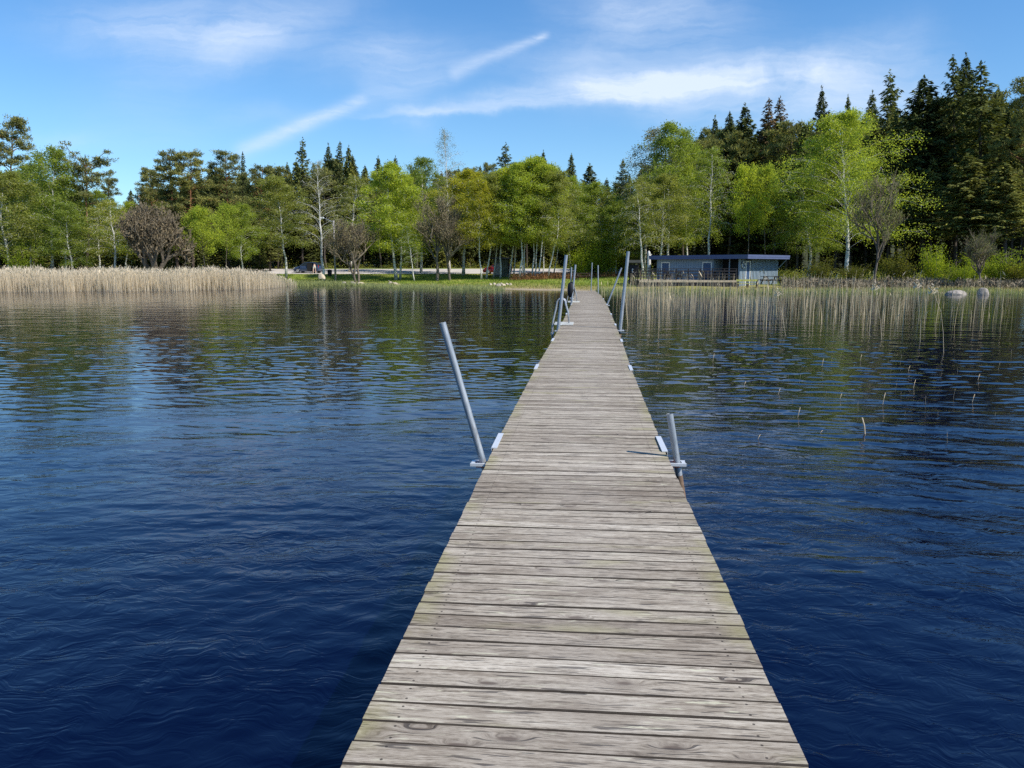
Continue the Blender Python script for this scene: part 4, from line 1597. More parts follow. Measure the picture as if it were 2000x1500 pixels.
    T('broad', 1645, 220, 80, 196, 'birch_bright', 'biggest bright yellow-green birch on the right bank', 1655, 0, GB)
    T('spruce', 1702, 180, 106, 66, 'spruce', 'spruce half hidden left of the tall tip beside the big birch', None, 2, GR)
    T('openspruce', 1736, 141, 99, 86, 'spruce', 'tall shaggy spruce right of the big bright birch', None, 1, GR)
    T('bare', 1722, 330, 69, 104, 'bud_olive', 'olive budding tree with a dark trunk at the right shore', 1711, 1)
    T('spruce', 1803, 151, 92, 124, 'spruce', 'massive broad spruce right of the shaggy one', None, 5, GR)
    T('spruce', 1785, 215, 104, 76, 'spruce', 'lower spruce peeping out left of the massive broad one', None, 0, GR)
    T('openspruce', 1866, 107, 90, 84, 'spruce', 'left spire of the highest spruce trio on the right', None, 0, GR)
    T('spruce', 1887, 106, 94, 78, 'spruce', 'middle spire of the highest spruce trio on the right', None, 4, GR)
    T('openspruce', 1916, 124, 87, 124, 'spruce', 'right tree of the highest trio, long bare branches against the sky', None, 2, GR)
    T('spruce', 1966, 214, 95, 90, 'spruce', 'lower spruce between the highest trio and the right edge', None, 1, GR)
    T('pine', 1994, 148, 83, 104, 'pine', 'dark pine cut by the right edge of the picture', 2000, 3)
    T('spruce', 1895, 300, 80, 110, 'spruce_light', 'lower light green spruce in front of the highest trio', None, 4, GR)
    T('spruce', 1965, 320, 78, 104, 'spruce_light', 'lower light green spruce near the right edge', None, 5, GR)
    T('spruce', 1820, 330, 86, 84, 'spruce_light', 'lower spruce standing under the massive broad one', None, 4, GR)
    T('bare', 1932, 440, 66, 70, 'bud_olive', 'small dark-stemmed budding tree above the right-hand boulder', 1922, 2)
    sh = [(1602, 500, 74, 62, 'shrub_dull', 'dull green bush just right of the cabin'),
          (1668, 508, 73, 60, 'shrub_dull', 'dull green bush at the foot of the big bright birch'),
          (1758, 478, 72, 70, 'shrub_dull', 'dull bush right of the dark trunk at the shore'),
          (1828, 474, 71, 62, 'shrub', 'tallest bright green bush on the right bank'),
          (1872, 504, 70, 60, 'shrub', 'bright bush above the left-hand boulder'),
          (1900, 492, 73, 56, 'shrub', 'bright bush between the two boulders, standing back'),
          (1962, 486, 70, 76, 'shrub', 'wide bright bush right of the boulders'),
          (1996, 496, 69, 60, 'shrub_dull', 'bush cut by the right edge of the picture')]
    for i, (x, y, Y, w, m, lab) in enumerate(sh):
        T('shrub', x, y, Y, w, m, lab, None, i, GS)


place_trees()


# ------------------------------------------------------------------ the deep forest that reads as one mass
def mesh_np(me):
    n = len(me.vertices)
    v = np.empty(n * 3, dtype=np.float32)
    me.vertices.foreach_get('co', v)
    lt = np.empty(len(me.polygons), dtype=np.int32)
    me.polygons.foreach_get('loop_total', lt)
    ls = np.empty(len(me.polygons), dtype=np.int32)
    me.polygons.foreach_get('loop_start', ls)
    li = np.empty(len(me.loops), dtype=np.int32)
    me.loops.foreach_get('vertex_index', li)
    q = li[ls[lt == 4][:, None] + np.arange(4)]
    return v.reshape(-1, 3), q


def deep_forest():
    rng = np.random.default_rng(77)
    px = [-260, 0, 60, 110, 190, 225, 260, 300, 400, 500, 600, 650, 700, 745, 800, 900, 1000, 1100, 1200, 1250, 1330, 1400, 1500, 1600, 1700, 1800, 1900, 2000, 2260]
    py = [330, 345, 350, 370, 398, 420, 425, 380, 350, 345, 330, 320, 330, 350, 350, 345, 350, 365, 380, 330, 290, 265, 245, 245, 225, 200, 190, 215, 215]
    cache = {}
    out = {}
    spots = []
    for row, (dy, step) in enumerate([(0, 22), (7, 21), (15, 24)]):
        x = -250.0
        while x < 2250:
            base = 121 if x < 1240 else (104 if x < 1500 else 98 - 6 * (x - 1500) / 500)
            if x < 520:
                base = 102 + 16 * max(0, x) / 520
            spots.append((x + rng.uniform(-8, 8), base + dy + rng.uniform(-2.5, 2.5), row))
            x += step * rng.uniform(0.7, 1.3) * (1.0 if x < 1300 else 1.15)
    low = []
    x = -250.0
    while x < 2250:
        base = 121 if x < 1240 else (105 if x < 1500 else 100)
        if x < 520:
            base = 100
        if x < 1560 or rng.uniform() < 0.35:
            low.append((x, base + rng.uniform(-3, 12), 9))
        x += rng.uniform(9, 20)
    for x, Y, row in spots + low:
        top = np.interp(x, px, py) + rng.uniform(-14, 18) - row * 5
        r = rng.uniform()
        if row == 9:
            top = rng.uniform(415, 480)
            r = r * 0.6
        kind = 'spruce' if r < 0.62 else ('openspruce' if r < 0.72 else 'pine')
        mat = 'spruce' if kind != 'pine' else 'pine'
        if r < 0.14:
            mat = 'spruce_light'
        v = int(rng.integers(0, len(PROTO[kind]))) if row < 9 else 0
        if kind == 'spruce' and x > 1540 and row < 9:
            v = 4 + v % 2
        H0, R0, parts = PROTO[kind][v]
        X = x_of(x, Y)
        zb = gzf(X, Y)
        H = at_y(x, top, Y).z - zb
        sx = rng.uniform(0.95, 1.35) * (H / 20) ** 0.5
        a = rng.uniform(0, 6.28)
        rot = np.array([[math.cos(a), -math.sin(a), 0], [math.sin(a), math.cos(a), 0], [0, 0, 1]])
        for pn, me in parts:
            key = (kind, v, pn)
            if key not in cache:
                cache[key] = mesh_np(me)
            vv, qq = cache[key]
            if pn == 'crown':
                # every second face of this far mass, each a little larger
                sel = qq[::2]
                idx = sel.ravel()
                V4 = vv[idx].reshape(-1, 4, 3)
                c = V4.mean(1, keepdims=True)
                vv2 = ((V4 - c) * 1.35 + c).reshape(-1, 3)
                qq2 = np.arange(len(vv2)).reshape(-1, 4)
            else:
                vv2, qq2 = vv, qq
            w = (vv2 * np.array([sx, sx, H / H0])) @ rot.T + np.array([X, Y, zb])
            out.setdefault(mat if pn == 'crown' else 'spruce_bark', []).append((w.astype(np.float32), qq2))
    mats = list(out)
    V, Q, MI = [], [], []
    b = 0
    for mi, m in enumerate(mats):
        for w, q in out[m]:
            V.append(w)
            Q.append(q + b)
            MI.append(np.full(len(q), mi, dtype=np.int32))
            b += len(w)
    me = np_mesh('deep_forest', np.concatenate(V), np.concatenate(Q))
    for m in mats:
        me.materials.append(M[m])
    me.polygons.foreach_set('material_index', np.concatenate(MI))
    o = link('deep_forest', me)
    tag(o, 'deep dark mixed forest of spruce and pine closing the whole far shore', 'forest', None, 'stuff')


deep_forest()


def undergrowth():
    """low leafy brush on the forest floor: nobody could count it"""
    rng = np.random.default_rng(5)
    C, S = [], []

    def clump(x, y, r, h, n, s=0.14):
        z = gz(np.array([x]), np.array([y]))[0]
        q = rng.normal(size=(n, 3)) * np.array([r * 0.5, r * 0.5, 0])
        q[:, 2] = rng.uniform(0, 1, n) ** 1.3 * h * np.exp(-(q[:, 0] ** 2 + q[:, 1] ** 2) / (r * r))
        C.append(q + np.array([x, y, z]))
        S.append(rng.uniform(0.6, 1.4, n) * s)
    for i in range(260):
        px = rng.uniform(-120, 1240)
        Y = rng.uniform(117.5, 124) if px > 500 else rng.uniform(86, 104)
        clump(x_of(px, Y), Y, rng.uniform(0.6, 1.6), rng.uniform(0.5, 2.2), 110)
    for i in range(230):
        px = rng.uniform(1530, 2120)
        Y = rng.uniform(70, 96)
        clump(x_of(px, Y), Y, rng.uniform(0.6, 1.5), rng.uniform(0.4, 1.7), 110)
    for i in range(60):
        px = rng.uniform(1240, 1560)
        Y = rng.uniform(88, 98)
        clump(x_of(px, Y), Y, rng.uniform(0.6, 1.4), rng.uniform(0.5, 2.0), 110)
    C, S = np.concatenate(C), np.concatenate(S)
    v = cards(C, S, 0.6, rng.normal(size=(len(C), 3)), rng)
    o = link('undergrowth', card_mesh('undergrowth', v), None, M['birch_olive'])
    tag(o, 'low green brush on the forest floor under the trees', 'undergrowth', None, 'stuff')


undergrowth()


def blades(name, pts, h, w, mat, label, cat, rng, lean=0.25, plume=0.0, bend=0.0, pw=0.05):
    """upright blades or stalks, one narrow tapering face each (two when bent), with a feathery head if plume > 0"""
    n = len(pts)
    a = rng.uniform(0, 6.283, n)
    side = np.stack([np.cos(a), np.sin(a), np.zeros(n)], 1) * (np.broadcast_to(w, (n,)) / 2)[:, None]
    h = np.broadcast_to(h, (n,))
    tilt = rng.normal(size=(n, 2)) * lean
    tip = pts + np.stack([tilt[:, 0] * h, tilt[:, 1] * h, h], 1)
    mid = pts + np.stack([tilt[:, 0] * h * 0.35, tilt[:, 1] * h * 0.35, h * 0.55], 1)
    v = np.stack([pts - side, pts + side, mid + side * 0.8, mid - side * 0.8, tip + side * 0.3, tip - side * 0.3], 1).reshape(-1, 3)
    b = (np.arange(n) * 6)[:, None]
    q = np.concatenate([b + np.array([0, 1, 2, 3]), b + np.array([3, 2, 4, 5])])
    if plume > 0:
        sel = rng.uniform(0, 1, n) < plume
        c = tip[sel]
        m = len(c)
        d = np.stack([rng.normal(size=m) * 0.5, rng.normal(size=m) * 0.5, np.ones(m)], 1)
        pv = cards(c + unit(d) * 0.09, rng.uniform(0.22, 0.38, m), pw / 0.28, d, rng)
        q = np.concatenate([q, np.arange(len(pv)).reshape(-1, 4) + len(v)])
        v = np.concatenate([v, pv])
    o = link(name, np_mesh(name, v, q), None, M[mat])
    tag(o, label, cat, None, 'stuff')
    return o


def water_plants():
    rng = np.random.default_rng(9)
    # --- dense tan reed bed on the left
    n = 30000
    px = rng.uniform(-380, 580, n)
    front = np.interp(px, [-380, 0, 300, 470, 520, 545, 580], [64.5, 64.5, 67.5, 72.0, 75.5, 80, 85])
    back = np.interp(px, [-380, 500, 580], [79, 84, 88])
    f = rng.uniform(0, 1, n) ** 1.5
    Y = front + (back - front) * f + 0.5 * np.sin(px * 0.05) + rng.normal(size=n) * 0.25
    X = (px - 1000) / 1517.0 * Y
    Z = np.maximum(gz(X, Y), -0.1)
    h = rng.normal(1.72, 0.15, n) * np.interp(px, [470, 520, 545, 575], [1, 0.9, 0.62, 0.3]) + 0.07 * np.sin(px * 0.035) + 0.06 * np.sin(px * 0.11)
    thin = rng.uniform(0, 1, n) < np.interp(px, [495, 540, 580], [1.0, 0.45, 0.06])
    P = np.stack([X, Y, Z], 1)[thin]
    blades('reed_bed', P, h[thin], 0.022, 'reed', 'dense bed of dry tan reeds along the left shore', 'reeds', rng, 0.045, 0.35, pw=0.045)
    # --- sparse dry reeds standing in the water on the right
    pts, hh = [], []
    for i in range(1500):
        r = rng.uniform()
        if r < 0.27:
            x = rng.normal(1280, 34)
            Y = rng.uniform(38, 56)
        elif r < 0.45:
            x = rng.normal(1430, 70)
            Y = rng.uniform(31, 57)
        elif r < 0.75:
            x = rng.normal(1680, 110)
            Y = rng.uniform(28, 59)
        else:
            x = rng.uniform(1215, 2120)
            Y = rng.uniform(27, 60)
        pts.append(((x - 1000) / 1517 * Y, Y, -0.05))
        hh.append(rng.uniform(0.7, 1.9) if rng.uniform() < 0.8 else rng.uniform(0.2, 0.6))
    blades('sparse_reeds', np.array(pts), np.array(hh), 0.021, 'reed_dark', 'thin scattered dry reed stalks standing in the water right of the dock', 'reeds', rng, 0.06, 0.12, pw=0.04)
    # --- shore sedge and grass
    def strip(n, x0, x1, off0, off1, hmin, hmax, w, mat, name, lab, cat, lean=0.3, zmin=-0.1):
        px = rng.uniform(x0, x1, n)
        Y0 = np.interp(px, [p for p, _ in _SH], [y for _, y in _SH])
        Y = Y0 + rng.uniform(off0, off1, n)
        X = (px - 1000) / 1517 * Y
        Z = np.maximum(gz(X, Y), zmin)
        clumpy = np.sin(X * 1.7) * np.sin(X * 0.63 + 2) + rng.normal(size=n) * 0.5
        k = clumpy > -0.7
        blades(name, np.stack([X, Y, Z], 1)[k], rng.uniform(hmin, hmax, n)[k], w, mat, lab, cat, rng, lean)
    strip(9000, 690, 985, -5.0, 0.6, 0.16, 0.50, 0.03, 'shore_grass', 'water_sedge', 'pale green sedge growing in the shallows left of the dock end', 'sedge', 0.22)
    strip(6500, 520, 690, -2.5, 1.5, 0.18, 0.55, 0.03, 'shore_grass', 'water_sedge', 'pale sedge fringe between the reed bed and the shore stones', 'sedge', 0.25)
    strip(14000, 1165, 2150, -1.2, 1.2, 0.14, 0.42, 0.03, 'shore_grass', 'shore_sedge', 'pale green sedge fringe along the right shore below the cabin', 'sedge', 0.25)
    strip(5000, 590, 1170, 0.3, 3.5, 0.06, 0.22, 0.025, 'straw', 'dry_straw', 'dry straw-coloured grass along the waterline of the lawn', 'grass', 0.4)
    strip(6000, 1240, 2150, 0.6, 3.2, 0.12, 0.36, 0.022, 'straw', 'dry_straw', 'dry straw-coloured grass behind the right sedge fringe', 'grass', 0.35)
    # lawn: short tufts that roughen the sheet
    n = 22000
    px = rng.uniform(540, 1245, n)
    Y = rng.uniform(70, 103, n)
    X = (px - 1000) / 1517 * Y
    s = Y - shore(X)
    k = s > 1.5
    Z = gz(X, Y)
    blades('lawn_grass', np.stack([X, Y, Z], 1)[k], rng.uniform(0.05, 0.16, n)[k], 0.05, 'lawn_blade', 'short green grass tufts of the lawn along the shore', 'grass', rng, 0.5)
    # dead bracken and brown brush
    def brush(name, n, boxes, mat, lab, hmax, sz):
        C, S = [], []
        for (x0, x1, ya, yb, k) in boxes:
            for i in range(int(n * k)):
                p = rng.uniform(x0, x1)
                Yq = rng.uniform(ya, yb)
                Xq = x_of(p, Yq)
                z = gzf(Xq, Yq)
                m = 46
                r = rng.uniform(0.3, 0.8)
                q = rng.normal(size=(m, 3)) * np.array([r * 0.6, r * 0.6, 0])
                q[:, 2] = rng.uniform(0, 1, m) ** 1.2 * rng.uniform(0.35, 1.0) * hmax
                C.append(q + np.array([Xq, Yq, z]))
                S.append(rng.uniform(0.5, 1.5, m) * sz)
        C, S = np.concatenate(C), np.concatenate(S)
        d = rng.normal(size=(len(C), 3)) + np.array([0, 0, 1.2])
        o = link(name, card_mesh(name, cards(C, S, 0.22, d, rng)), None, M[mat])
        tag(o, lab, 'brush', None, 'stuff')
    brush('dead_bracken', 240, [(1030, 1245, 91, 99, 0.7), (1000, 1120, 89, 94, 0.3)], 'bracken', 'rust-brown dead bracken along the back of the lawn near the dock end', 0.75, 0.26)
    brush('brown_brush', 420, [(1535, 1850, 65.5, 71, 0.75), (1850, 2120, 64, 69, 0.25)], 'twig', 'dark brown leafless brush behind the right shore', 0.85, 0.34)


water_plants()


def stubs():
    """broken reed stubs and a few long bent stalks, each standing alone in the open water"""
    rng = np.random.default_rng(21)
    spots = [(1453, 755, 11), (1485, 748, 12), (1540, 745, 14), (1520, 770, 12), (1561, 748, 18), (1572, 740, 10), (1558, 815, 20), (1612, 777, 14), (1548, 788, 8),
             (1640, 780, 12), (1643, 818, 8), (1676, 803, 22), (1724, 790, 24), (1749, 762, 14), (1760, 780, 14), (1784, 757, 16), (1862, 778, 20), (1808, 790, 18),
             (1899, 785, 16), (1943, 815, 10), (1850, 865, 22), (1480, 858, 10), (1464, 872, 8), (1740, 858, 6), (1392, 706, 16), (1408, 704, 14), (1354, 706, 16),
             (1605, 716, 16), (1623, 714, 18), (1641, 706, 14), (1680, 704, 12), (1758, 712, 20), (1740, 728, 14), (1774, 724, 10), (1838, 735, 14), (1870, 730, 12),
             (1910, 742, 12), (1950, 722, 16), (1975, 700, 18), (1602, 846, 6), (1767, 812, 8), (1832, 812, 10)]
    protos = []
    for k in range(3):
        mb = MB()
        a = [0.03, 0.12, -0.07][k]
        mb.tube([(0, 0, -0.15), (0, 0, 0), (a * 0.5, 0.005, 0.5), (a, 0, 1.0)], [0.0045, 0.0045, 0.004, 0.003], 5)
        protos.append(mb.mesh('reed_stub'))
        protos[-1].materials.append(M['reed'])
    for i, (px, py, hpx) in enumerate(spots):
        p = at_z(px, py, 0)
        o = bpy.data.objects.new('reed_stub', protos[i % 3])
        COL.objects.link(o)
        h = hpx * p.y / 1517
        o.location = p
        o.scale = (1.0 if i % 3 == 0 else h, 1, h)
        tag(o, 'short pale broken reed stub sticking out of open water right of the dock', 'reed stub', 'broken reed stubs in open water')
    tag_one = [((1689, 848), (1684, 816), 'single thick pale stub leaning left, nearest in the open water', 0.011)]
    for f, tp, lab, r in tag_one:
        p = at_z(f[0], f[1], 0)
        q = at_y(tp[0], tp[1], p.y)
        mb = MB()
        d = q - p
        mb.tube([-d * 0.2, d * 0.0, d * 0.5 + Vector((0.01, 0, 0)), d], [r, r, r * 0.95, r * 0.85], 8)
        o = mb.build('reed_stub', M['reed'])
        o.location = p
        tag(o, lab, 'reed stub')
    long_ = [((1722, 664), (1714, 588), (1710, 560), 'long reed stalk bowing left in front of the brown brush'),
             ((1843, 690), (1838, 610), (1822, 566), 'long bowed reed stalk with a feathery head, left of the boulders'),
             ((1797, 668), (1796, 610), (1792, 556), 'long upright reed stalk in front of the right brush'),
             ((1534, 655), (1524, 600), (1519, 572), 'long thin stalk bowing left below the cabin')]
    for f, m, t2, lab in long_:
        p = at_z(f[0], f[1], 0)
        a, b = at_y(m[0], m[1], p.y) - p, at_y(t2[0], t2[1], p.y) - p
        mb = MB()
        mb.tube([Vector((0, 0, -0.2)), Vector((0, 0, 0)), a * 0.5 + Vector((0.02, 0, 0)), a, b], [0.006, 0.006, 0.0055, 0.0045, 0.003], 6)
        root = empty('reed_stalk', p)
        tag(root, lab, 'reed stalk')
        mb.build('stem', M['reed'], root)
        C = np.array(b) + np.random.default_rng(3).normal(size=(26, 3)) * np.array([0.03, 0.03, 0.07])
        D = np.tile(np.array([-0.5, 0, -0.5]), (26, 1)) + np.random.default_rng(4).normal(size=(26, 3)) * 0.5
        o = link('plume', card_mesh('plume', cards(C, 0.11, 0.3, D, np.random.default_rng(5))), root, M['reed'])


stubs()

# ------------------------------------------------------------------ cabin and terrace
CAB = Vector((20.8, 71.0, 0))


def cabin():
    z0 = 0.48
    root = empty('cabin', (CAB.x, CAB.y, z0), R(45))
    tag(root, 'long low flat-roofed blue-grey wooden cabin on the right shore', 'cabin')
    L, W, Hh = 8.95, 7.45, 2.36
    # walls; the veranda recess y 0.12-2.65 lies open on the long (-X) side
    mb = MB()
    mb.box(0, 0.12, 2.65, L, -0.5, Hh)
    mb.box(0, W, 0, 0.12, -0.5, Hh)
    mb.box(W - 0.12, W, 0.121, L - 0.121, -0.5, Hh)
    mb.box(0.121, W, L - 0.12, L - 0.001, -0.5, Hh)
    mb.box(0.121, 1.6, 2.65, 2.73, -0.5, Hh)
    mb.build('wall', M['blue_wall'], root)
    # vertical cover boards
    mb = MB()
    y = 2.70
    while y < L:
        if not (2.70 < y < 3.98 or 7.34 < y < 8.60):
            mb.box(-0.028, -0.001, y, y + 0.07, -0.45, Hh - 0.003)
        y += 0.27
    mb.build('cover_boards', M['blue_wall'], root)
    MB().box(0.015, W - 0.01, -0.006, -0.001, -0.45, Hh - 0.003).build('gap_shade_sheet', M['gap_shade'], root)  # dark sheet painted as the shade in the deep gaps between boards
    mb = MB()
    x = 0.0
    while x < W - 0.05:
        if not (0.90 < x < 1.95):
            mb.box(x, min(x + 0.155, W), -0.045, -0.007, -0.45, Hh - 0.003)
        x += 0.27
    mb.build('cover_boards', M['blue_wall'], root)
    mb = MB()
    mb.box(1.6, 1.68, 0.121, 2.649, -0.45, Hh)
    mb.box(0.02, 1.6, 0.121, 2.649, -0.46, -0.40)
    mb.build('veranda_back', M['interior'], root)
    mb = MB()
    mb.box(0.02, 0.10, 1.02, 1.10, -0.40, Hh - 0.003)
    mb.build('veranda_post', M['blue_wall'], root)
    # roof slab and fascia
    ox, oy = 0.60, 1.10
    mb = MB()
    mb.box(-ox + 0.04, W + 0.2 - 0.04, -oy + 0.04, L + 0.56, Hh, Hh + 0.30)
    rf = mb.build('roof', M['roof_felt'], root)
    mb = MB()
    mb.box(-ox, -ox + 0.039, -oy, L + 0.6, Hh - 0.02, Hh + 0.33)
    mb.box(W + 0.161, W + 0.2, -oy, L + 0.6, Hh - 0.02, Hh + 0.33)
    mb.box(-ox + 0.04, W + 0.16, L + 0.561, L + 0.599, Hh - 0.02, Hh + 0.33)
    mb.box(-ox + 0.04, W + 0.16, -oy + 0.001, -oy + 0.039, Hh - 0.02, Hh + 0.33)
    mb.box(-ox - 0.02, -ox - 0.001, -oy - 0.02, L + 0.62, Hh + 0.15, Hh + 0.35)
    mb.box(-ox, W + 0.22, -oy - 0.02, -oy - 0.001, Hh + 0.15, Hh + 0.35)
    mb.build('fascia', M['blue_fascia'], rf)
    # doors

    def door(y0, y1):
        mb = MB()
        mb.box(-0.012, -0.002, y0, y1, -0.4, 1.98)
        d = mb.build('door', M['blue_door'], root)
        mb = MB()
        mb.box(-0.045, -0.002, y0 - 0.11, y0 - 0.001, -0.4, 2.09)
        mb.box(-0.045, -0.002, y1 + 0.001, y1 + 0.11, -0.4, 2.09)
        mb.box(-0.045, -0.002, y0, y1, 1.981, 2.09)
        mb.build('door_frame', M['white_trim'], d)
        mb = MB()
        mb.box(-0.06, -0.013, y0 + 0.06, y0 + 0.17, 0.62, 0.65)
        mb.build('handle', M['steel'], d)
    door(7.58, 8.38)
    door(2.94, 3.76)
    # narrow door on the sunny side
    mb = MB()
    mb.box(1.20, 1.84, -0.022, -0.008, -0.4, 2.05)
    d = mb.build('door', M['blue_door'], root)
    mb = MB()
    mb.box(1.08, 1.199, -0.055, -0.008, -0.4, 2.16)
    mb.box(1.841, 1.96, -0.055, -0.008, -0.4, 2.16)
    mb.box(1.20, 1.84, -0.055, -0.008, 2.051, 2.16)
    mb.build('door_frame', M['white_trim'], d)
    # eaves bracket at the right-hand end
    mb = MB()
    mb.beam((W - 0.15, -0.05, 1.35), (W - 0.15, -0.98, Hh - 0.03), 0.07, 0.07, (1, 0, 0))
    mb.build('eaves_bracket', M['blue_wall'], root)
    return root


cabin()


def lifebuoy():
    # hangs on the wall between the corner and the narrow door
    rt = Matrix.Rotation(R(45), 4, 'Z')
    p = CAB + rt @ Vector((0.52, -0.10, 1.80 + 0.48))
    root = empty('lifebuoy', p, R(135))
    tag(root, 'white lifebuoy ring hanging on the cabin wall beside the narrow door', 'lifebuoy')
    mb = MB()
    n, m, Rr, r = 24, 8, 0.27, 0.06
    vs, fs = [], []
    for i in range(n):
        a = 2 * math.pi * i / n
        for k in range(m):
            b = 2 * math.pi * k / m
            q = Rr + r * math.cos(b)
            vs.append((r * math.sin(b), q * math.cos(a), q * math.sin(a)))
    for i in range(n):
        for k in range(m):
            fs.append((i * m + k, ((i + 1) % n) * m + k, ((i + 1) % n) * m + (k + 1) % m, i * m + (k + 1) % m))
    mb.add(vs, fs, True)
    mb.build('ring', M['white_trim'], root)
    for a in (0.5, 2.1, 3.6, 5.2):
        mb = MB()
        cy, cz = Rr * math.cos(a), Rr * math.sin(a)
        t = Vector((0, -math.sin(a), math.cos(a)))
        mb.tube([Vector((0, cy, cz)) - t * 0.06, Vector((0, cy, cz)) + t * 0.06], 0.066, 10)
        mb.build('band', M['blue_door'], root)


lifebuoy()


def terrace():
    zt = 0.88
    root = empty('terrace', (0, 0, 0))
    tag(root, 'raised wooden terrace with a dark railing in front of the cabin', 'terrace')
    y0 = 70.2
    xa, xb = x_of(1250, y0), x_of(1440, y0)
    poly = [(xa, y0), (xb, y0), (20.6, 70.75), (14.5, 76.9), (xa + 0.4, 77.4)]
    MB().prism(poly, 'z', zt - 0.06, zt).build('deck_floor', M['tan_wood'], root)
    mb = MB()
    mb.box(xa, xb, y0 - 0.045, y0 - 0.002, zt - 0.17, zt + 0.01)
    mb.build('edge_board', M['tan_wood'], root)
    mb = MB()
    x = xa
    while x < xb - 0.06:
        mb.box(x + 0.01, x + 0.13, y0 - 0.02, y0 + 0.01, 0.10, zt - 0.175)
        x += 0.15
    y = y0 + 0.05
    while y < 77.3:
        mb.box(xa - 0.02, xa + 0.01, y + 0.01, y + 0.13, 0.15, zt - 0.065)
        y += 0.15
    mb.build('skirting', M['dark_wood'], root)
    # posts
    n = 8
    for i in range(n + 1):
        px = xa + 0.05 + (xb - xa - 0.1) * i / n
        MB().box(px - 0.05, px + 0.05, y0 + 0.012, y0 + 0.11, 0.15, 1.90).build('post', M['dark_wood'], root)
    for i in range(1, 6):
        MB().box(xa - 0.01, xa + 0.09, y0 + 0.1 + i * 1.15, y0 + 0.2 + i * 1.15, 0.2, 1.90).build('post', M['dark_wood'], root)
    mb = MB()
    mb.box(xa - 0.02, xb + 0.02, y0 - 0.005, y0 + 0.125, 1.902, 1.95)
    for z in (1.13, 1.40, 1.66):
        mb.box(xa, xb, y0 - 0.025, y0 + 0.010, z, z + 0.11)
    mb.build('railing', M['dark_wood'], root)
    mb = MB()
    mb.box(xa - 0.02, xa + 0.11, y0 + 0.13, 76.2, 1.902, 1.95)
    for z in (1.13, 1.40, 1.66):
        mb.box(xa - 0.045, xa - 0.011, y0 + 0.02, 76.2, z, z + 0.11)
    mb.build('railing', M['dark_wood'], root)
    # lattice screen at the left end
    mb = MB()
    for k in range(9):
        x = xa + 0.1 + k * 0.22
        mb.box(x, x + 0.05, y0 - 0.05, y0 - 0.027, zt + 0.015, 1.89)
    mb.build('screen_slats', M['dark_wood'], root)
    return zt


ZT = terrace()


def picnic_table(x, y, z, rz, label, mat='dark_wood', L=1.7):
    root = empty('picnic_table', (x, y, z), rz)
    tag(root, label, 'picnic table', 'picnic tables on the shore')
    mb = MB()
    for k in range(5):
        mb.box(-L / 2, L / 2, -0.36 + k * 0.145, -0.36 + k * 0.145 + 0.135, 0.70, 0.74)
    mb.build('table_top', M[mat], root)
    for s in (-1, 1):
        mb = MB()
        for k in range(2):
            yy = s * 0.72 + (k - 1) * 0.135
            mb.box(-L / 2, L / 2, yy, yy + 0.125, 0.42, 0.455)
        mb.build('bench', M[mat], root)
    for s in (-1, 1):
        mb = MB()
        x0 = s * (L / 2 - 0.3)
        mb.beam((x0, -0.70, 0), (x0, -0.22, 0.70), 0.045, 0.09, (1, 0, 0))
        mb.beam((x0, 0.70, 0), (x0, 0.22, 0.70), 0.045, 0.09, (1, 0, 0))
        mb.box(x0 - 0.021, x0 + 0.021, -0.84, 0.84, 0.33, 0.419)
        mb.box(x0 - 0.021, x0 + 0.021, -0.34, 0.34, 0.62, 0.699)
        mb.build('trestle', M[mat], root)
    return root


def furniture():
    picnic_table(15.2, 73.0, ZT, R(8), 'dark picnic table on the terrace, left of two behind the railing')
    picnic_table(18.4, 72.4, ZT, R(-5), 'dark picnic table on the terrace, right of two behind the railing')
    Y = 86
    x = x_of(1139, Y)
    picnic_table(x, Y, gzf(x, Y), R(6), 'brown picnic table on the lawn behind the dock\'s shore end', 'brown_wood', 1.9)
    Y = 68.5
    x = x_of(1507, Y)
    picnic_table(x, Y, gzf(x, Y) + 0.28, R(14), 'dark picnic table on the grass before the sunlit cabin wall', 'dark_wood', 1.7)
    # low mossy bench beside the terrace
    Y = 68.8
    xa, xb = x_of(1440, Y), x_of(1484, Y)
    zb = gzf((xa + xb) / 2, Y)
    root = empty('mossy_bench', ((xa + xb) / 2, Y, zb), R(2))
    tag(root, 'long low moss-yellow plank bench right of the terrace', 'bench')
    hl = (xb - xa) / 2
    MB().box(-hl, hl, -0.18, 0.10, 0.36, 0.41).build('seat', M['moss_wood'], root)
    MB().box(-hl, hl, 0.14, 0.18, 0.56, 0.74).build('backrest', M['moss_wood'], root)
    for k in (-0.85, 0, 0.85):
        mb = MB()
        mb.box(k * hl - 0.04, k * hl + 0.04, -0.15, 0.139, 0, 0.359)
        mb.box(k * hl - 0.04, k * hl + 0.04, 0.181, 0.24, 0, 0.74)
        mb.build('leg', M['brown_wood'], root)
    # notice board with a small roof
    Y = 74
    x = x_of(1238.5, Y)
    zb = gzf(x, Y)
    root = empty('notice_board', (x, Y, zb), R(-4))
    tag(root, 'dark roofed notice board with a white sheet left of the terrace', 'notice board')
    for s in (-1, 1):
        MB().box(s * 0.40 - 0.045, s * 0.40 + 0.045, -0.045, 0.045, 0, 2.1).build('post', M['dark_wood'], root)
    MB().box(-0.354, 0.354, -0.02, 0.02, 0.85, 1.85).build('board', M['dark_wood'], root)
    MB().prism([(-0.42, 2.02), (0.42, 2.02), (0.42, 2.07), (0.0, 2.30), (-0.42, 2.07)], 'x', -0.62, 0.62).build('roof', M['shed_dark'], root)
    MB().box(-0.20, -0.03, -0.03, -0.021, 1.15, 1.50).build('notice', M['paper'], root)


furniture()


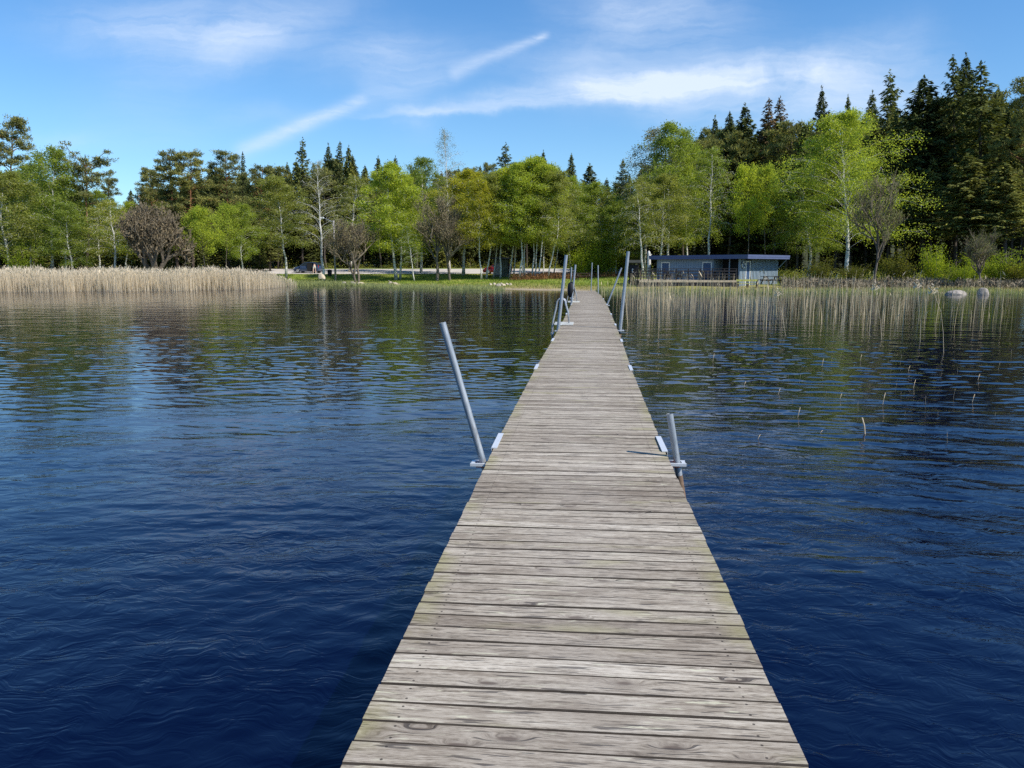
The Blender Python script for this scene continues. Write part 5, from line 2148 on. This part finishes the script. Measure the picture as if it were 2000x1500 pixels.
def shed():
    Y = 98.5
    x0, x1 = x_of(965, Y), x_of(993.5, Y)
    zb = gzf((x0 + x1) / 2, Y)
    root = empty('shed', ((x0 + x1) / 2, Y, zb), R(3))
    tag(root, 'small weathered grey-green board shed among the birches by the road', 'shed')
    w = (x1 - x0) / 2
    mb = MB()
    mb.box(-w, w, 0, 0.06, -0.2, 2.15)
    mb.box(-w, w, 1.94, 2.0, -0.2, 2.15)
    mb.box(-w, -w + 0.06, 0.061, 1.939, -0.2, 2.15)
    mb.box(w - 0.06, w, 0.061, 1.939, -0.2, 2.15)
    mb.build('wall', M['shed'], root)
    mb = MB()
    for s in (-1, 1):
        mb.box(s * w - 0.05, s * w + 0.05, -0.03, -0.001, -0.2, 2.15)
    k = -w + 0.2
    while k < w - 0.1:
        mb.box(k, k + 0.035, -0.018, -0.001, -0.2, 2.149)
        k += 0.22
    mb.build('battens', M['shed_dark'], root)
    MB().box(-w + 0.16, -w + 0.72, -0.03, -0.019, 0.25, 1.65).build('door', M['pole_wood'], root)
    MB().prism([(-0.25, 2.15), (2.2, 2.30), (2.2, 2.42), (-0.25, 2.27)], 'x', -w - 0.2, w + 0.2).build('roof', M['shed_dark'], root)


shed()


# ------------------------------------------------------------------ cars
def car(loc, rz, paint, label, side_open=False, scale=1.0):
    """compact hatchback, front towards -X; about 4.1 m long"""
    root = empty('parked_car', loc, rz)
    root.scale = (scale,) * 3
    tag(root, label, 'car')
    # lofted body: profile rows (x, z bottom, z shoulder) at half widths
    prof = [(-2.05, 0.32, 0.58, 0.62), (-1.98, 0.24, 0.72, 0.74), (-1.70, 0.20, 0.83, 0.82), (-1.15, 0.19, 0.93, 0.85), (-0.85, 0.19, 0.97, 0.86), (0.0, 0.19, 0.99, 0.87),
            (0.9, 0.19, 1.0, 0.87), (1.55, 0.20, 1.02, 0.85), (1.90, 0.24, 1.0, 0.80), (2.02, 0.34, 0.90, 0.72)]
    vs, fs = [], []
    m = 8
    for x, zb, zs, hw in prof:
        zm = (zb + zs) / 2
        vs += [(x, -hw * 0.88, zb), (x, -hw, zb + 0.10), (x, -hw * 1.01, zm), (x, -hw * 0.93, zs), (x, hw * 0.93, zs), (x, hw * 1.01, zm), (x, hw, zb + 0.10), (x, hw * 0.88, zb)]
    for i in range(len(prof) - 1):
        for k in range(m):
            fs.append((i * m + k, i * m + (k + 1) % m, (i + 1) * m + (k + 1) % m, (i + 1) * m + k))
    fs += [tuple(range(m)), tuple(reversed(range((len(prof) - 1) * m, len(prof) * m)))]
    mb = MB()
    mb.add(vs, fs, True)
    # greenhouse: pillars and roof
    gh = [(-1.02, 0.95, 0.74), (-0.35, 1.42, 0.62), (-0.1, 1.47, 0.61), (0.9, 1.49, 0.61), (1.45, 1.44, 0.60), (1.92, 1.0, 0.70)]
    vs, fs = [], []
    for x, z, hw in gh:
        vs += [(x, -hw, z), (x, hw, z), (x, hw * 0.9, z + (0.045 if 0 < gh.index((x, z, hw)) < 5 else 0)), (x, -hw * 0.9, z + (0.045 if 0 < gh.index((x, z, hw)) < 5 else 0))]
    for i in range(len(gh) - 1):
        for k in (2,):
            fs.append((i * 4 + 3, i * 4 + 2, (i + 1) * 4 + 2, (i + 1) * 4 + 3))
        fs.append((i * 4 + 0, i * 4 + 3, (i + 1) * 4 + 3, (i + 1) * 4 + 0))
        fs.append((i * 4 + 2, i * 4 + 1, (i + 1) * 4 + 1, (i + 1) * 4 + 2))
    mb.add(vs[:], [f for f in fs if True][3:12], True)
    for s in (-1, 1):
        mb.beam((-1.02, s * 0.74, 0.95), (-0.33, s * 0.615, 1.44), 0.06, 0.06)
        mb.beam((0.18, s * 0.80, 0.97), (0.22, s * 0.62, 1.47), 0.05, 0.08, (0, 1, 0))
        mb.beam((1.10, s * 0.80, 0.98), (1.18, s * 0.62, 1.47), 0.05, 0.10, (0, 1, 0))
        mb.beam((1.90, s * 0.71, 0.98), (1.45, s * 0.60, 1.46), 0.08, 0.10)
        mb.beam((-0.33, s * 0.615, 1.45), (1.45, s * 0.605, 1.46), 0.05, 0.05)
        # wheel-arch lips
        for wx in (-1.28, 1.28):
            pts = [(wx + 0.36 * math.cos(a), s * 0.86, 0.30 + 0.36 * math.sin(a)) for a in [math.pi * k / 8 for k in range(9)]]
            mb.tube(pts, 0.03, 5)
    mb.build('body', M[paint], root)
    # glass
    mb = MB()
    mb.add([(-1.0, -0.70, 0.965), (-1.0, 0.70, 0.965), (-0.36, 0.58, 1.43), (-0.36, -0.58, 1.43)], [(0, 1, 2, 3)])
    mb.build('windscreen', M['glass'], root)
    mb = MB()
    mb.add([(1.93, -0.66, 1.0), (1.93, 0.66, 1.0), (1.50, 0.56, 1.43), (1.50, -0.56, 1.43)], [(3, 2, 1, 0)])
    mb.build('rear_window', M['glass'], root)
    for s in (-1, 1):
        for (xa, xb, xc, xd) in ((-0.88, 0.15, 0.19, -0.32), (0.23, 1.06, 1.13, 0.26), (1.16, 1.75, 1.42, 1.22)):
            if side_open and s < 0 and xa == 0.23:
                continue
            mb = MB()
            mb.add([(xa, s * 0.79, 0.985), (xb, s * 0.79, 0.99), (xc, s * 0.615, 1.44), (xd, s * 0.615, 1.43)], [(0, 1, 2, 3)])
            mb.build('side_window', M['glass'], root)
    # dark sills and bumper
    mb = MB()
    mb.box(-1.98, 1.96, -0.78, 0.78, 0.17, 0.235)
    mb.build('sill', M['black'], root)
    for s in (-1, 1):
        MB().prism([(-2.035, 0.60), (-1.93, 0.70), (-1.70, 0.80), (-1.80, 0.64)], 'y', s * 0.42 if s > 0 else -0.80, 0.80 if s > 0 else -0.42).build('headlight', M['lens'], root)
        mb = MB()
        mb.box(1.93, 1.985, min(s * 0.62, s * 0.78), max(s * 0.62, s * 0.78), 0.72, 1.08)
        mb.build('tail_light', M['red_lens'], root)
        mb = MB()
        mb.box(-0.82, -0.68, s * 0.86 - 0.0 if s > 0 else -1.0, 1.0 if s > 0 else -0.86, 0.98, 1.10)
        mb.build('wing_mirror', M[paint], root, 0.02)
    for wx in (-1.28, 1.28):
        for s in (-1, 1):
            w = empty('wheel', (wx, s * 0.80, 0.30))
            w.parent = root
            mb = MB()
            mb.tube([(0, -0.095, 0), (0, -0.08, 0), (0, 0.08, 0), (0, 0.095, 0)], [0.26, 0.31, 0.31, 0.26], 20)
            mb.build('tyre', M['tyre'], w)
            mb = MB()
            yo = s * 0.098
            mb.tube([(0, yo - 0.012, 0), (0, yo + 0.012, 0)], 0.215, 18)
            mb.build('rim', M['rim'], w)
    if side_open:
        # open rear side: dark interior, sliding door run back along the side
        mb = MB()
        mb.box(0.24, 1.05, -0.905, -0.882, 0.26, 1.40)
        mb.build('door_opening', M['interior'], root)
        mb = MB()
        mb.box(1.08, 1.86, -0.985, -0.93, 0.28, 0.98)
        mb.build('sliding_door', M[paint], root, 0.02)
    return root


def place_cars():
    Y = 106.0
    x = x_of(602, Y)
    zr = gzf(x, Y) + 0.04
    car((x, Y, zr), R(-12), 'car_blue', 'dark blue hatchback parked on the gravel road with its rear side door open', True, 0.93)
    Y = 103.6
    x = x_of(972, Y)
    car((x, Y, gzf(x, Y) + 0.04), R(-6), 'car_red', 'dark red car on the gravel road half hidden by the grey shed', False, 0.95)


place_cars()


def skin_body(name, joints, edges, parent, mat, sub=2):
    me = bpy.data.meshes.new(name)
    me.from_pydata([j[0] for j in joints], edges, [])
    o = link(name, me, parent, mat)
    o.modifiers.new('skin', 'SKIN')
    if not me.skin_vertices:
        bpy.context.view_layer.objects.active = o
    for i, j in enumerate(joints):
        me.skin_vertices[0].data[i].radius = (j[1], j[1])
    me.skin_vertices[0].data[0].use_root = True
    s = o.modifiers.new('subsurf', 'SUBSURF')
    s.levels = s.render_levels = sub
    return o


def person():
    """someone bending into the open rear door of the blue car: dark top, pale shorts, bare legs"""
    Y = 104.75
    x = x_of(614, Y)
    z = gzf(x, Y) + 0.04
    root = empty('person', (x, Y, z), R(10))
    tag(root, 'person in pale shorts bending into the open rear door of the blue car', 'person')
    J = [((0, 0, 0.92), 0.135),            # 0 pelvis
         ((0, 0.12, 1.08), 0.125), ((0, 0.34, 1.22), 0.14), ((0, 0.44, 1.27), 0.10), ((0, 0.52, 1.30), 0.055),   # 1-4 spine to neck
         ((0, 0.60, 1.33), 0.088), ((0, 0.70, 1.32), 0.075),            # 5-6 head
         ((0.10, 0, 0.86), 0.095), ((0.13, 0.04, 0.48), 0.058), ((0.14, -0.03, 0.09), 0.038), ((0.145, 0.12, 0.035), 0.034),   # 7-10 leg
         ((-0.10, 0, 0.86), 0.095), ((-0.15, -0.10, 0.49), 0.058), ((-0.17, -0.26, 0.10), 0.038), ((-0.175, -0.12, 0.035), 0.034),  # 11-14
         ((0.19, 0.38, 1.22), 0.058), ((0.24, 0.50, 0.98), 0.043), ((0.20, 0.70, 0.86), 0.030), ((0.19, 0.79, 0.84), 0.026),      # 15-18 arm
         ((-0.19, 0.38, 1.22), 0.058), ((-0.24, 0.52, 1.0), 0.043), ((-0.20, 0.72, 0.90), 0.030), ((-0.19, 0.81, 0.88), 0.026)]
    E = [(0, 1), (1, 2), (2, 3), (3, 4), (4, 5), (5, 6), (0, 7), (7, 8), (8, 9), (9, 10), (0, 11), (11, 12), (12, 13), (13, 14),
         (3, 15), (15, 16), (16, 17), (17, 18), (3, 19), (19, 20), (20, 21), (21, 22)]
    for hx, s in ((0.19, 1), (-0.19, -1)):
        base = 18 if s > 0 else 22
        p = J[base][0]
        for k, (dx, ln) in enumerate(((-0.030, 0.065), (-0.010, 0.08), (0.010, 0.075), (0.030, 0.055))):
            i = len(J)
            J.append(((p[0] + dx, p[1] + 0.03 + ln * 0.5, p[2] - 0.005), 0.009))
            J.append(((p[0] + dx * 1.1, p[1] + 0.03 + ln, p[2] - 0.03), 0.008))
            E += [(base, i), (i, i + 1)]
        i = len(J)
        J.append(((p[0] - s * 0.045, p[1] + 0.03, p[2] - 0.01), 0.009))
        E.append((base, i))
    skin_body('body', J, E, root, M['skin'])
    # shirt, shorts, hair follow the body a little outside it
    J2 = [((0, 0.10, 1.06), 0.145), ((0, 0.34, 1.22), 0.155), ((0, 0.43, 1.265), 0.12), ((0.19, 0.38, 1.22), 0.072), ((0.225, 0.46, 1.08), 0.062), ((-0.19, 0.38, 1.22), 0.072), ((-0.225, 0.46, 1.10), 0.062)]
    skin_body('shirt', J2, [(0, 1), (1, 2), (2, 3), (3, 4), (2, 5), (5, 6)], root, M['cloth_dark'])
    J3 = [((0, 0.03, 0.98), 0.15), ((0, 0, 0.91), 0.155), ((0.10, 0, 0.84), 0.112), ((0.122, 0.025, 0.60), 0.088), ((-0.10, 0, 0.84), 0.112), ((-0.135, -0.06, 0.60), 0.088)]
    skin_body('shorts', J3, [(0, 1), (1, 2), (2, 3), (1, 4), (4, 5)], root, M['cloth_pale'])
    J4 = [((0, 0.57, 1.365), 0.080), ((0, 0.64, 1.375), 0.082), ((0, 0.69, 1.35), 0.06)]
    skin_body('hair', J4, [(0, 1), (1, 2)], root, M['hair'])
    # shoes
    for q in ((0.145, 0.05, 0.04), (-0.175, -0.18, 0.04)):
        mb = MB()
        mb.tube([(q[0], q[1] - 0.12, 0.04), (q[0], q[1] - 0.05, 0.05), (q[0], q[1] + 0.06, 0.045), (q[0], q[1] + 0.14, 0.03)], [0.03, 0.05, 0.048, 0.03], 8)
        mb.build('shoe', M['white_trim'], root)


person()


def street_furniture():
    # street lamp: timber pole, curved arm reaching left
    Y = 93.0
    x = x_of(654.5, Y)
    zb = gzf(x, Y)
    top = at_y(654.5, 431, Y)
    H = top.z - zb
    root = empty('street_lamp', (x, Y, zb))
    tag(root, 'grey timber street lamp with a long arm reaching left over the road', 'street lamp')
    MB().tube([(0, 0, -0.3), (0, 0, H * 0.5), (0, 0, H)], [0.13, 0.115, 0.10], 10).build('pole', M['pole_wood'], root)
    e = at_y(632, 426, Y) - Vector((x, Y, zb))
    MB().tube([(0, 0, H - 0.5), (-0.10, 0, H - 0.15), (e.x * 0.5, 0, (H - 0.1) * 0.55 + e.z * 0.45), (e.x, 0, e.z)], 0.035, 8).build('arm', M['steel'], root)
    hd = MB()
    hd.tube([(e.x + 0.1, 0, e.z), (e.x - 0.05, 0, e.z + 0.01), (e.x - 0.30, 0, e.z + 0.01), (e.x - 0.50, 0, e.z - 0.01)], [0.05, 0.10, 0.13, 0.06], 10)
    lh = hd.build('lamp_head', M['lens'], root)
    # litter bin
    Y = 100.5
    x = x_of(643.5, Y)
    zb = gzf(x, Y)
    root = empty('litter_bin', (x, Y, zb))
    tag(root, 'dark litter bin by the road between bare white birch and street lamp', 'litter bin')
    MB().tube([(0, 0, 0.02), (0, 0, 0.1), (0, 0, 0.70)], [0.24, 0.26, 0.30], 14).build('bin_body', M['black'], root)
    MB().tube([(0, 0, 0.701), (0, 0, 0.76), (0, 0, 0.82)], [0.32, 0.30, 0.16], 14).build('lid', M['black'], root)


street_furniture()


def rock_mesh(seed, sx, sy, sz, peak=0.0):
    bm = bmesh.new()
    bmesh.ops.create_icosphere(bm, subdivisions=4, radius=1.0)
    rng = np.random.default_rng(seed)
    ph = rng.uniform(0, 6.28, 12)
    fr = rng.normal(size=(12, 3)) * 1.7
    planes = unit(rng.normal(size=(9, 3)))
    for v in bm.verts:
        p = np.array(v.co)
        k = 1 + 0.09 * sum(math.sin(float(np.dot(fr[i], p)) + ph[i]) for i in range(4)) + 0.025 * sum(math.sin(3.3 * float(np.dot(fr[i], p)) + ph[i]) for i in range(4, 8))
        for pl in planes:      # broken flats
            d = float(np.dot(pl, p)) * k
            if d > 0.80:
                k *= 0.80 / d * 0.75 + 0.25
        q = p * k
        q[2] = max(q[2], -0.35)
        if peak:
            q[0] += peak * max(0, q[2])
        v.co = Vector((q[0] * sx, q[1] * sy, q[2] * sz))
    for f in bm.faces:
        f.smooth = True
    me = bpy.data.meshes.new('rock')
    bm.to_mesh(me)
    bm.free()
    return me


def rocks():
    def rock(px, py_base, Y, wpx, hpx, mat, label, seed, peak=0.0, group=None, name='boulder'):
        x = x_of(px, Y)
        zb = at_y(px, py_base, Y).z
        w = wpx / 1517 * Y / 2
        h = hpx / 1517 * Y
        me = rock_mesh(seed, w, w * 0.8, h / 1.05, peak)
        me.materials.append(M[mat])
        o = bpy.data.objects.new(name, me)
        COL.objects.link(o)
        o.location = (x, Y, zb)
        tag(o, label, 'rock', group)
    rock(1870, 576, 59.2, 42, 9, 'rock', 'wide low pale boulder at the right waterline, left of two', 1, 0.1, 'boulders at the right waterline')
    rock(1925, 577, 58.9, 24, 15, 'rock', 'steep pointed pale boulder at the right waterline, right of two', 2, -0.45, 'boulders at the right waterline')
    rock(627.5, 542, 90.2, 13, 9, 'pale_rock', 'squarish pale sandy boulder on the grass below the blue car', 3)
    rock(672, 554, 88.0, 10, 5, 'rock', 'small grey shore stone, leftmost under the brown budding tree', 4, 0, 'shore stones under the brown tree')
    rock(687, 554, 88.0, 11, 5, 'rock', 'small grey shore stone, second from left under the brown tree', 5, 0, 'shore stones under the brown tree')
    rock(703, 555, 87.6, 18, 4.5, 'pale_rock', 'flat pinkish shore stone, right one under the brown tree', 6, 0, 'shore stones under the brown tree')
    rock(972, 558, 75.5, 12, 5, 'rock', 'dark-shadowed stone at the left end of the pebble bank', 7, 0.2, 'stones of the pebble bank')
    for i, (px, py, w) in enumerate([(958, 556, 7), (984, 557, 8), (990, 555.5, 6), (997, 556, 7), (965, 555, 6), (979, 555, 6)]):
        rock(px, py, 75.8 + (i % 3) * 0.3, w, 3.2, 'pale_rock', 'small pale pebble-bank stone on the lawn shore left of the dock', 10 + i, 0, 'pebble bank stones', 'stone')
    # fallen trunk at the waterline
    Y = 82.5
    a, b = at_y(757, 551, Y), at_y(778, 554, Y)
    root_z = gzf(a.x, Y)
    mb = MB()
    m = (a + b) / 2
    pts = [(a.x - m.x, 0, 0.10), (-0.2, 0.05, 0.34), (0.25, 0, 0.26), (b.x - m.x + 0.2, 0.0, 0.05)]
    mb.tube(pts, [0.10, 0.15, 0.13, 0.08], 8)
    mb.tube([(-0.2, 0.05, 0.34), (-0.5, 0.1, 0.55)], [0.06, 0.03], 6)
    o = mb.build('driftwood_log', M['tan_wood'])
    o.location = (m.x, Y, gzf(m.x, Y))
    tag(o, 'pale driftwood log lying at the shore below the white birch pair', 'log')
    # broken snag trunk left of the cabin
    Y = 79
    x = x_of(1267.5, Y)
    zb = gzf(x, Y)
    root = empty('birch_snag', (x, Y, zb))
    tag(root, 'broken-off thick white birch snag at the left end of the cabin', 'tree')
    t = at_y(1267, 490, Y)
    H = t.z - zb
    MB().tube([(0, 0, -0.1), (0.02, 0, H * 0.5), (-0.03, 0, H * 0.93), (-0.05, 0, H)], [0.22, 0.19, 0.16, 0.07], 9).build('trunk', M['birch_bark'], root)
    MB().tube([(0, 0, H * 0.8), (0.25, -0.05, H * 0.9)], [0.05, 0.02], 5).build('branch_stub', M['birch_bark'], root)


rocks()
